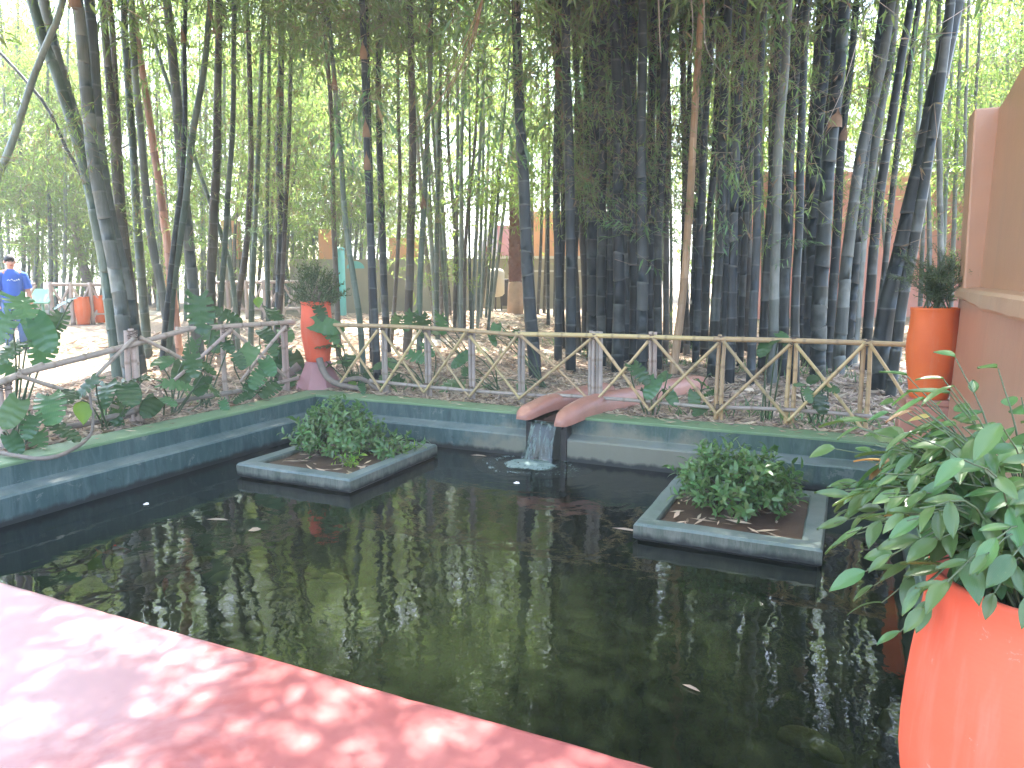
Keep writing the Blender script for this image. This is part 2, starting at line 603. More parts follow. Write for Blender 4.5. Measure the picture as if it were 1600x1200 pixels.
def water_mat():
    t = NT('pond_water')
    p = t.pos()
    # small wind ripples plus rings that spread from the fall
    n1 = t.noise(p, 3.0, 2, 0.5, 0.4)
    n2 = t.noise(p, 11.0, 2, 0.5)
    sep = t.node('VectorMath', operation='SUBTRACT')
    t.link(p, sep.inputs[0])
    sep.inputs[1].default_value = (-3.02, 7.02, WATER)
    ln = t.node('VectorMath', operation='LENGTH')
    t.link(sep.outputs[0], ln.inputs[0])
    dist = ln.outputs['Value']
    wob = t.math('ADD', t.math('MULTIPLY', dist, 34.0), t.math('MULTIPLY', t.noise(p, 2.5, 2), 14.0))
    ring = t.math('SINE', wob)
    fall = t.math('DIVIDE', 1.0, t.math('ADD', 1.0, t.math('POWER', t.math('MULTIPLY', dist, 0.65), 2.2)))
    h = t.math('ADD', t.math('MULTIPLY', n1, 1.0), t.math('MULTIPLY', n2, 0.16))
    h = t.math('ADD', h, t.math('MULTIPLY', t.math('MULTIPLY', ring, fall), 0.13))
    h = t.math('ADD', h, t.math('MULTIPLY', t.math('MULTIPLY', t.noise(p, 24, 2), fall), 0.35))
    bp = t.node('Bump')
    bp.inputs['Strength'].default_value = 0.26
    bp.inputs['Distance'].default_value = 0.015
    t.link(h, bp.inputs['Height'])
    fr = t.node('Fresnel')
    fr.inputs['IOR'].default_value = 1.42
    t.link(bp.outputs[0], fr.inputs['Normal'])
    gl = t.node('BsdfGlossy')
    gl.inputs['Roughness'].default_value = 0.015
    t.link(bp.outputs[0], gl.inputs['Normal'])
    tp = t.node('BsdfTransparent')
    tp.inputs[0].default_value = (0.28, 0.32, 0.19, 1)
    df = t.node('BsdfDiffuse')
    df.inputs[0].default_value = (0.010, 0.015, 0.007, 1)
    m1 = t.node('MixShader')
    m1.inputs[0].default_value = 0.4
    t.link(tp.outputs[0], m1.inputs[1])
    t.link(df.outputs[0], m1.inputs[2])
    m2 = t.node('MixShader')
    t.link(t.math('ADD', t.math('MULTIPLY', fr.outputs[0], 1.0), 0.02), m2.inputs[0])
    t.link(m1.outputs[0], m2.inputs[1])
    t.link(gl.outputs[0], m2.inputs[2])
    t.link(m2.outputs[0], t.out.inputs[0])
    return t.m


def fall_mat(name, foam=False):
    t = NT(name)
    if foam:
        p = t.pos()
        n = t.noise(p, 17, 5, 0.7, 1.2)
        a = t.node('Attribute')
        a.attribute_name = 'bloom'
        fac = t.ramp(t.math('ADD', t.math('MULTIPLY', a.outputs['Fac'], 0.50), t.math('MULTIPLY', n, 1.25)), [(0.74, 0.0), (1.02, 0.95)])
    else:
        p = t.pos((15, 15, 0.9))
        n = t.noise(p, 1.5, 4, 0.6, 0.3)
        fac = t.ramp(n, [(0.45, 0.0), (0.60, 0.85)])
    t.base((0.135, 0.18, 0.155) if not foam else (0.24, 0.31, 0.28)).set(Roughness=0.35)
    t.b.inputs['Specular IOR Level'].default_value = 0.2
    tp = t.node('BsdfTransparent')
    tp.inputs[0].default_value = (0.42, 0.56, 0.46, 1) if not foam else (1, 1, 1, 1)
    gl = t.node('BsdfGlossy')
    gl.inputs['Roughness'].default_value = 0.08
    if not foam: t.bump(n, 0.6, 0.02, gl)
    mg = t.node('MixShader')
    mg.inputs[0].default_value = 0.0 if foam else 0.05
    t.link(tp.outputs[0], mg.inputs[1])
    t.link(gl.outputs[0], mg.inputs[2])
    mx = t.node('MixShader')
    t.link(fac, mx.inputs[0])
    t.link(mg.outputs[0], mx.inputs[1])
    t.link(t.b.outputs[0], mx.inputs[2])
    t.link(mx.outputs[0], t.out.inputs[0])
    return t.m


M['deck'] = deck_mat()
M['pool_top'] = pool_mat('pool_kerb_green', 'top')
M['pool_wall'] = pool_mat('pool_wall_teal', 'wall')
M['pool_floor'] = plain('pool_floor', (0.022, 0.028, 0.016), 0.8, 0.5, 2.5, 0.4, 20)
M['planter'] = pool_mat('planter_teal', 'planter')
M['terracotta'] = wall_mat('terracotta_plaster', (0.48, 0.26, 0.15), (0.42, 0.23, 0.138), 0.4)
M['coping'] = wall_mat('coping_plaster', (0.52, 0.33, 0.21), (0.47, 0.28, 0.18), 0.28)
M['terracotta_low'] = wall_mat('terracotta_plaster_low', (0.47, 0.265, 0.18), (0.41, 0.225, 0.15), 0.3)
M['salmon'] = wall_mat('salmon_plaster', (0.58, 0.24, 0.17), (0.52, 0.20, 0.15), 0.6)
M['orange_wall'] = wall_mat('orange_plaster', (0.62, 0.29, 0.12), (0.55, 0.25, 0.11), 0.6)
M['olive_wall'] = wall_mat('olive_plaster', (0.26, 0.23, 0.15), (0.21, 0.19, 0.13), 0.7)
M['white_wall'] = wall_mat('white_plaster', (0.78, 0.72, 0.68), (0.7, 0.64, 0.6), 0.7)
M['pink_wall'] = wall_mat('pink_plaster', (0.66, 0.30, 0.26), (0.6, 0.27, 0.23), 0.7)
M['spout'] = wall_mat('spout_plaster', (0.44, 0.20, 0.14), (0.37, 0.165, 0.115), 0.4, 3.0)
M['wet'] = plain('wet_mortar', (0.03, 0.026, 0.022), 0.3, 0.4, 8, 0.5, 30)
M['orange'] = jar_mat('orange_jar_paint', (0.70, 0.145, 0.036), (0.62, 0.12, 0.03))
M['coral'] = jar_mat('coral_jar_paint', (0.74, 0.135, 0.068), (0.68, 0.115, 0.055))
M['pedestal_pink'] = wall_mat('pink_pedestal', (0.46, 0.22, 0.22), (0.38, 0.19, 0.19), 0.6, 3)
M['soil'] = plain('wet_soil', (0.085, 0.05, 0.03), 0.6, 0.45, 9, 0.9, 45)
M['ground'] = ground_mat()
M['path'] = plain('path_gravel', (0.40, 0.35, 0.29), 0.85, 0.2, 3, 0.7, 50)
M['water'] = water_mat()
M['fall'] = fall_mat('falling_water')
M['foam'] = fall_mat('foam', True)
M['teal'] = plain('teal_paint', (0.10, 0.36, 0.33), 0.4, 0.12, 4)
M['teal_light'] = plain('teal_paint_light', (0.14, 0.42, 0.42), 0.45, 0.12, 4)
M['cream'] = plain('cream_tank', (0.50, 0.46, 0.36), 0.4, 0.1, 3)
M['metal'] = plain('dark_metal', (0.05, 0.045, 0.04), 0.5, 0.2, 5)
M['red_box'] = plain('red_box', (0.30, 0.03, 0.04), 0.5, 0.1, 4)
M['sign_green'] = plain('sign_green', (0.20, 0.42, 0.26), 0.5, 0.08, 4, 0)
M['palm_bark'] = plain('palm_bark', (0.17, 0.085, 0.06), 0.9, 0.5, 14, 0.8, 30)
M['palm_base'] = plain('palm_base', (0.36, 0.24, 0.16), 0.9, 0.3, 7, 0.4, 30)
M['skin'] = plain('skin', (0.50, 0.26, 0.19), 0.5, 0.08, 8, 0)
M['blue_shirt'] = plain('blue_cotton', (0.025, 0.10, 0.46), 0.8, 0.12, 6, 0.2, 40)
M['navy_shirt'] = plain('navy_cotton', (0.02, 0.025, 0.07), 0.8, 0.12, 6, 0.2, 40)
M['denim'] = plain('denim', (0.06, 0.12, 0.27), 0.85, 0.2, 9, 0.2, 60)
M['hair'] = plain('dark_hair', (0.018, 0.015, 0.014), 0.6, 0.3, 30, 0.3, 90)
M['shoe'] = plain('shoe', (0.05, 0.05, 0.06), 0.6)
M['print'] = plain('shirt_print', (0.6, 0.72, 0.8), 0.7, 0.05, 5, 0)
M['fish'] = plain('red_fish', (0.70, 0.05, 0.015), 0.4, 0.2, 20, 0)
M['pebble'] = plain('pool_stone', (0.40, 0.38, 0.20), 0.7, 0.35, 10, 0.4, 30)
M['eye_white'] = plain('eye_white', (0.7, 0.7, 0.68), 0.4, 0.02, 5, 0)


def haze_mat():
    m = bpy.data.materials.new('haze')
    m.use_nodes = True
    n, l = m.node_tree.nodes, m.node_tree.links
    n.clear()
    o = n.new('ShaderNodeOutputMaterial')
    v = n.new('ShaderNodeVolumePrincipled')
    v.inputs['Color'].default_value = (0.93, 0.96, 0.95, 1)
    v.inputs['Density'].default_value = HAZE
    v.inputs['Anisotropy'].default_value = 0.2
    l.new(v.outputs[0], o.inputs['Volume'])
    return m


HAZE = 0.0036
# ================================================================ THE SETTING
XL, XR, YB, YD = -6.3, 0.47, 7.5, 2.13      # pool: inner faces of the walls, deck edge
KW = 0.34                                    # kerb width
SPX0, SPX1 = -3.22, -2.74                    # notch of the spout in the back wall


def build_ground():
    # one sheet, fine near the pool, out to the horizon; open where the pool is
    xs = [-400, -200, -110, -70, -50, -40, -34] + [-30 + i * 0.5 for i in range(93)] + [20, 26, 40, 70, 110, 200, 400]
    ys = [-400, -200, -110, -60, -35, -22, -14] + [-10 + i * 0.5 for i in range(96)] + [42, 50, 70, 110, 200, 400]
    xs = sorted(set(xs) | {XL - KW + 0.05, XR + KW - 0.05})
    ys = sorted(set(ys) | {YB + KW - 0.05, 1.2})
    b = MB()
    nx = len(xs)
    vs_ = [(x, y, ground_z(x, y) if abs(x) < 45 and abs(y) < 45 else 0.3 * min(1, max(0, (math.hypot(x, y) - 9) / 15))) for y in ys for x in xs]
    fs = []
    for j in range(len(ys) - 1):
        for i in range(nx - 1):
            if XL - KW <= xs[i] < XR + KW - 0.06 and 1.19 <= ys[j] < YB + KW - 0.06: continue
            if xs[i] > -9.9 and xs[i + 1] < 1.6 and ys[j] > -8 and ys[j + 1] < 1.25: continue
            fs.append((j * nx + i, j * nx + i + 1, (j + 1) * nx + i + 1, (j + 1) * nx + i))
    b.add(vs_, fs, 0, None, True)
    tag(b.build('ground', M['ground']), kind='structure')
    # pale gravel path that bends behind the first clumps
    pb = MB()
    line = [(-22, 14.0), (-16, 15.2), (-11, 14.6), (-8.2, 13.2), (-5.2, 12.7), (-2.2, 12.9), (1, 13.2), (5, 13.6), (9, 14)]
    pts, _ = spline([Vector((x, y, 0)) for x, y in line], 60)
    vs_, fs = [], []
    for i, p in enumerate(pts):
        t = (pts[min(i + 1, 59)] - pts[max(i - 1, 0)]).normalized()
        sd = Vector((t.y, -t.x, 0))
        w = 0.75 + 0.25 * noise.noise(p * 0.7)
        for k in range(5):
            q = p + sd * (w * (k - 2) / 2)
            vs_.append((q.x, q.y, ground_z(q.x, q.y) + 0.03 - 0.012 * abs(k - 2)))
    for i in range(59):
        for k in range(4):
            fs.append((i * 5 + k, i * 5 + k + 1, i * 5 + k + 6, i * 5 + k + 5))
    pb.add(vs_, fs, 0, None, True)
    tag(pb.build('path', M['path']), kind='structure')
    # red painted terrace, with a rounded nosing over the pool
    d = MB()
    prof = [(-8.0, 0.0), (YD - 0.03, 0.0), (YD - 0.012, -0.006), (YD - 0.003, -0.018), (YD, -0.035), (YD, -0.16), (YD - 0.05, -0.17), (YD - 0.05, -0.9), (-8.0, -0.9)]
    n = len(prof)
    xx = [-9.9, -8, -7] + [-6.5 + i * 0.05 for i in range(150)] + [1.6]
    vs_ = [(x, y + (0.007 * noise.noise(Vector((x * 1.7, 0, 0))) - 0.009 * max(0, noise.noise(Vector((x * 9, z * 20, 4))) - .15) if y > 2 else 0), z - (0.004 * max(0, noise.noise(Vector((x * 7, y * 9, 2)))) if y > 2 else 0)) for x in xx for y, z in prof]
    fs = [(i * n + (k + 1) % n, i * n + k, (i + 1) * n + k, (i + 1) * n + (k + 1) % n) for i in range(len(xx) - 1) for k in range(n)]
    fs += [tuple(range(n)), tuple((len(xx) - 1) * n + k for k in range(n - 1, -1, -1))]
    d.add(vs_, fs, 0, None, False)
    tag(d.build('deck', M['deck']), kind='structure')
    w = MB()
    w.add([(XL - 0.1, 1.9, WATER), (XR + 0.1, 1.9, WATER), (XR + 0.1, YB + 0.05, WATER), (XL - 0.1, YB + 0.05, WATER)], [(0, 1, 2, 3)])
    tag(w.build('water', M['water']), kind='structure')


build_ground()


def build_pool():
    t = empty('garden_pool', (XL, YB, 0))
    tag(t, 'sunken rectangular pool with stepped teal walls and green kerb beside the red deck', 'pool')
    prof = [(0.0, -1.05), (-0.14, -1.05), (-0.14, -0.245), (-0.125, -0.228), (-0.006, -0.198), (0.0, -0.02), (0.0, -1.05 + 1.045)]

    def wall(p0, p1, side, nm='pool_wall', ledge=0.14):
        # profile steps into the pool on the given side; wavy by hand-made plaster
        b = MB()
        a, c = Vector(p0), Vector(p1)
        n = max(2, int((c - a).length / 0.22))
        dirv = (c - a).normalized()
        sd = Vector((-dirv.y, dirv.x, 0)) * side
        pr = [(-KW + 0.004, -1.05), (ledge, -1.05), (ledge, -0.25), (ledge * .9, -0.232), (0.008, -0.2), (0.0, -0.19), (0.0, -0.012), (-KW + 0.004, -0.012)]
        vs_, fs, m = [], [], len(pr)
        for i in range(n + 1):
            p = a.lerp(c, i / n)
            for u, z in pr:
                w = noise.noise(Vector((p.x * 1.5, p.y * 1.5, z * 5))) * 0.006 if u > -0.1 and z > -1 else 0
                vs_.append(p + sd * (u + w) + Vector((0, 0, z + (w * 0.6 if z > -0.3 else 0))))
        for i in range(n):
            for k in range(m):
                q = (i * m + k, i * m + (k + 1) % m, (i + 1) * m + (k + 1) % m, (i + 1) * m + k)
                fs.append(q if side < 0 else q[::-1])
        fs += [tuple(range(m)), tuple(n * m + k for k in range(m - 1, -1, -1))]
        b.add(vs_, fs)
        return b.build(nm, M['pool_wall'], t)

    def kerb(x0, x1, y0, y1):
        b = MB()
        long_x = (x1 - x0) > (y1 - y0)
        n = int(max(x1 - x0, y1 - y0) / 0.2) + 1
        vs_, fs = [], []
        for i in range(n + 1):
            f = i / n
            for k, (u, z) in enumerate([(0, -0.03), (0, -0.008), (0.012, 0.0), (0.5, 0.002), (0.985, 0.0), (1, -0.01), (1, -0.03)]):
                x = x0 + (x1 - x0) * (f if long_x else u)
                y = y0 + (y1 - y0) * (u if long_x else f)
                z += 0.006 * noise.noise(Vector((x * 1.2, y * 1.2, 1)))
                e = 0.006 * noise.noise(Vector((x * 2.2, y * 2.2, 7))) if k in (0, 1, 5, 6) else 0
                vs_.append((x + (0 if long_x else e), y + (e if long_x else 0), z))
        for i in range(n):
            for k in range(6):
                q = (i * 7 + k, i * 7 + k + 1, (i + 1) * 7 + k + 1, (i + 1) * 7 + k)
                fs.append(q[::-1] if long_x else q)
        b.add(vs_, [f[::-1] for f in fs], 0, None, False)
        return b.build('kerb', M['pool_top'], t)

    wall((XL, 1.5, 0), (XL, YB, 0), -1)
    wall((XL, YB, 0), (SPX0, YB, 0), -1)
    wall((SPX1, YB, 0), (XR, YB, 0), -1)
    wall((XR, YB, 0), (XR, 1.5, 0), -1, ledge=0.01)
    kerb(XL - KW, XL + 0.006, 1.5, YB)
    kerb(XL - KW, SPX0, YB - 0.006, YB + KW)
    kerb(SPX1, XR + KW, YB - 0.006, YB + KW)
    kerb(XR - 0.006, XR + KW, YD + 0.003, YB - 0.01)
    f = MB()
    f.add([(XL - .3, 1.5, -1.02), (XR + .3, 1.5, -1.02), (XR + .3, YB + .3, -1.02), (XL - .3, YB + .3, -1.02)], [(0, 1, 2, 3)])
    f.build('pool_floor', M['pool_floor'], t)
    # the wet block below the spout, dark with algae
    b = MB()
    for x0, x1 in ((SPX0 - 0.005, SPX0 + 0.055), (SPX1 - 0.075, SPX1 + 0.005)):
        b.box(x0, x1, YB - 0.155, YB + KW, -1.0, -0.05)
    b.box(SPX0 + 0.055, SPX1 - 0.075, YB - 0.1, YB + KW, -1.0, -0.07)
    b.build('spout_block', M['wet'], t, bevel=0.012)


build_pool()


def build_planter(x0, x1, y0, y1, ztop, label):
    c = Vector(((x0 + x1) / 2, (y0 + y1) / 2, -0.6))
    t = empty('planter', c)
    tag(t, label, 'planter', 'square planters standing in the pool')
    b = MB()
    w = 0.15
    o = [(x0, y0), (x1, y0), (x1, y1), (x0, y1)]
    i_ = [(x0 + w, y0 + w + 0.02), (x1 - w, y0 + w + 0.02), (x1 - w, y1 - w), (x0 + w, y1 - w)]
    b2, vs_, fs = 0, [], []
    n = 8
    rings = []

    def ring(cs, z, jit):
        r = []
        for k in range(4):
            p, q = Vector((*cs[k], z)), Vector((*cs[(k + 1) % 4], z))
            for s_ in range(n):
                v = p.lerp(q, s_ / n)
                v += Vector((noise.noise(v * 3.1), noise.noise(v * 3.1 + Vector((5, 5, 5))), noise.noise(v * 2.3 + Vector((9, 1, 5))) * 0.6)) * jit
                r.append(len(vs_))
                vs_.append(v)
        rings.append(r)

    def inset(cs, d):
        cx, cy = c.x, c.y
        return [(x + (d if x < cx else -d), y + (d if y < cy else -d)) for x, y in cs]

    ring(inset(o, 0.03), -1.02, 0)
    ring(inset(o, 0.03), -0.475, 0.012)
    ring(inset(o, 0.0), -0.455, 0.014)
    ring(o, ztop - 0.02, 0.010)
    ring(inset(o, 0.016), ztop, 0.008)
    ring(inset(i_, -0.012), ztop - 0.004, 0.008)
    ring(i_, ztop - 0.02, 0.008)
    ring(i_, ztop - 0.2, 0.006)
    N = 4 * n
    for a, q in zip(rings, rings[1:]):
        for k in range(N):
            fs.append((a[k], a[(k + 1) % N], q[(k + 1) % N], q[k]))
    b.add(vs_, fs)
    b.build('frame', M['planter'], t)
    s = MB()
    g = 14
    vs_, fs = [], []
    for j in range(g + 1):
        for i in range(g + 1):
            x = x0 + w - 0.02 + (x1 - x0 - 2 * w + 0.04) * i / g
            y = y0 + w + (y1 - y0 - 2 * w + 0.02) * j / g
            m = math.exp(-(((x - c.x) / 0.4) ** 2 + ((y - c.y - 0.12) / 0.35) ** 2))
            vs_.append((x, y, ztop - 0.055 + m * 0.05 + 0.02 * noise.noise(Vector((x * 5, y * 5, 0)))))
    for j in range(g):
        for i in range(g):
            a = j * (g + 1) + i
            fs.append((a, a + 1, a + g + 2, a + g + 1))
    s.add(vs_, fs, 0, None, True)
    s.build('soil', M['soil'], t)
    # dry leaves that have fallen on the soil
    d = MB()
    rnd = random.Random(int(abs(x0) * 100))
    for _ in range(46):
        x, y = rnd.uniform(x0 + .2, x1 - .2), rnd.uniform(y0 + .22, y1 - .2)
        a, L = rnd.uniform(0, 6.28), rnd.uniform(0.04, 0.12)
        u, v = Vector((math.cos(a), math.sin(a), rnd.uniform(-.15, .25))) * L, Vector((-math.sin(a), math.cos(a), rnd.uniform(-.4, .4))) * L * 0.17
        p = Vector((x, y, ztop - 0.028 + math.exp(-(((x - c.x) / 0.4) ** 2 + ((y - c.y - 0.12) / 0.35) ** 2)) * 0.05))
        d.add([p - u, p - v, p + u, p + v], [(0, 1, 2, 3)])
    tag(d.build('dry_leaves', M['litter'], t), kind='stuff')
    return c


PL1 = build_planter(-5.56, -4.14, 5.36, 6.95, -0.335, 'square teal concrete planter in the back left corner of the pool, loose bush inside')
PL2 = build_planter(-1.42, -0.07, 5.30, 6.78, -0.335, 'square green concrete planter near the right pool wall, round dense bush inside')


def build_spout():
    t = empty('water_spout', (-2.98, YB + 0.3, 0))
    tag(t, 'terracotta plaster water channel with two rounded curbs ending over the back pool wall', 'water channel')

    def curb(path, w, h, hn):
        b = MB()
        pts, _ = spline([Vector(p) for p in path], 30)
        vs_, fs, m = [], [], 13
        for i, p in enumerate(pts):
            tt = pts[min(i + 1, 29)] - pts[max(i - 1, 0)]
            tt.z = 0
            tt.normalize()
            sd = Vector((tt.y, -tt.x, 0))
            k = min(1.0, i / 4.0)
            e = min(1.0, (29 - i) / 2.0)
            rn = .55 + .45 * math.sqrt(1 - (1 - min(1, i / 3.0)) ** 2)
            ww = rn * w * (0.9 + 0.1 * math.sqrt(k)) * (0.8 + 0.2 * e)
            hh = rn * (hn + (h - hn) * min(1.0, i / 7.0)) * (0.8 + 0.2 * e)
            for j in range(m):
                a = PI * j / (m - 1)
                cx, cz = math.copysign(abs(math.cos(a)) ** .85, math.cos(a)), math.sin(a) ** 0.58
                vs_.append(p + sd * (ww * cx) + Vector((0, 0, hh * cz + 0.01 * noise.noise(p * 3 + Vector((cx, cz, 0))))))
        for i in range(29):
            for j in range(m - 1):
                fs.append((i * m + j, i * m + j + 1, (i + 1) * m + j + 1, (i + 1) * m + j))
        # rounded nose
        nose = pts[0] + (pts[0] - pts[1]).normalized() * 0.03 + Vector((0, 0, hn * 0.35))
        ni = len(vs_)
        vs_.append(nose)
        fs += [(j + 1, j, ni) for j in range(m - 1)] + [(0, m - 1, ni)]
        fs.append(tuple(29 * m + j for j in range(m)))
        b.add(vs_, fs, 0, None, True)
        b.build('curb', M['spout'], t)

    curb([(-3.24, 7.25, -0.035), (-3.20, 7.5, -0.01), (-3.11, 7.9, 0.01), (-2.98, 8.6, 0.01), (-2.84, 9.2, 0.0)], 0.125, 0.16, 0.11)
    curb([(-2.76, 7.18, -0.06), (-2.72, 7.42, -0.03), (-2.62, 7.85, -0.01), (-2.38, 8.6, -0.01), (-2.1, 9.4, -0.01), (-1.82, 10.2, -0.01)], 0.13, 0.21, 0.15)
    b = MB()
    b.sweep([(-2.98, 7.31, -0.066), (-2.97, 7.6, -0.05), (-2.88, 8.2, -0.03), (-2.68, 9.1, -0.02), (-2.4, 10.1, -0.02)], [(-0.2, -0.05), (0.2, -0.05), (0.2, 0.0), (-0.2, 0.0)])
    b.build('channel_bed', M['wet'], t)
    w = MB()
    pts = [(-2.98, 7.33, -0.042), (-2.97, 7.6, -0.02), (-2.88, 8.2, 0.0), (-2.68, 9.1, 0.01), (-2.45, 9.9, 0.015)]
    vs_ = []
    for p, (dx) in zip(pts, (0.17, .18, .18, .18, .18)):
        vs_ += [(p[0] - dx, p[1], p[2]), (p[0] + dx, p[1], p[2])]
    w.add(vs_, [(2 * i, 2 * i + 1, 2 * i + 3, 2 * i + 2) for i in range(4)], 0, None, True)
    w.build('channel_water', M['water'], t)


build_spout()


def build_fall():
    b = MB()
    nx, nz = 26, 18
    vs_, fs = [], []
    for j in range(nz + 1):
        f = j / nz
        z = -0.042 - (WATER + 0.042) * -f if False else -0.042 + (WATER + 0.036) * f
        y = 7.33 - 0.075 * math.sqrt(f) - 0.06 * f
        hw = 0.155 + 0.04 * f * f - 0.012 * math.sin(f * 3)
        for i in range(nx + 1):
            u = i / nx * 2 - 1
            x = -2.985 + u * hw - 0.05 * f
            vs_.append((x, y - 0.03 * (1 - u * u) + 0.016 * noise.noise(Vector((u * 6, f * 1.2, 0))) * f, z))
    for j in range(nz):
        for i in range(nx):
            a = j * (nx + 1) + i
            fs.append((a, a + 1, a + nx + 2, a + nx + 1))
    b.add(vs_, fs, 0, None, True)
    t = tag(b.build('waterfall', M['fall'], None, (-2.985, 7.3, -0.04)), 'short sheet of falling water pouring from the spout into the pool', 'waterfall')
    f = MB()
    vs_, at, fs = [], [], []
    nr, na = 26, 72
    for r in range(nr + 1):
        rr = r / nr
        for a in range(na):
            an = 2 * PI * a / na
            rad = rr * (0.62 + 0.16 * noise.noise(Vector((math.cos(an) * 1.5, math.sin(an) * 1.5, 4))))
            x, y = -3.06 + rad * math.cos(an) * 1.0, 7.05 + rad * math.sin(an) * 0.9
            ringy = 0.5 + 0.5 * math.cos(rr * 17 + 1.2 * noise.noise(Vector((x * 5, y * 5, 2))))
            core = max(0.0, 1 - rr * 2.2)
            hz = 0.005 + 0.03 * max(0, 1 - rr * 2.2) + 0.012 * noise.noise(Vector((x * 16, y * 16, 0))) * max(0, 1 - rr) + 0.006 * (ringy - 0.5) * (1 - rr)
            vs_.append((x, y, WATER + max(0.003, hz)))
            at.append(max(0.0, min(1.0, core * 1.3 + ringy * 0.62 * (1 - rr ** 2))))
    for r in range(nr):
        for a in range(na):
            fs.append((r * na + a, r * na + (a + 1) % na, (r + 1) * na + (a + 1) % na, (r + 1) * na + a))
    f.add(vs_, fs, 0, at, True)
    o = f.build('foam', M['foam'], None, (-3.06, 7.05, WATER), att=True)
    tag(o, 'white foam and rings where the falling water hits the pool', 'foam', kind='stuff')
    d = MB()
    rnd = random.Random(4)
    for _ in range(70):
        p = Vector((-3.04 + rnd.gauss(0, 0.15), 7.1 + rnd.gauss(0, 0.09), WATER + abs(rnd.gauss(0, 0.05)) + 0.01))
        r = rnd.uniform(0.003, 0.008)
        d.add([p + Vector(v) * r for v in ((1, 0, 0), (-1, 0, 0), (0, 1, 0), (0, -1, 0), (0, 0, 1), (0, 0, -1))],
              [(0, 2, 4), (2, 1, 4), (1, 3, 4), (3, 0, 4), (2, 0, 5), (1, 2, 5), (3, 1, 5), (0, 3, 5)])
    tag(d.build('splash', M['foam'], t, att=False), kind='stuff')


build_fall()

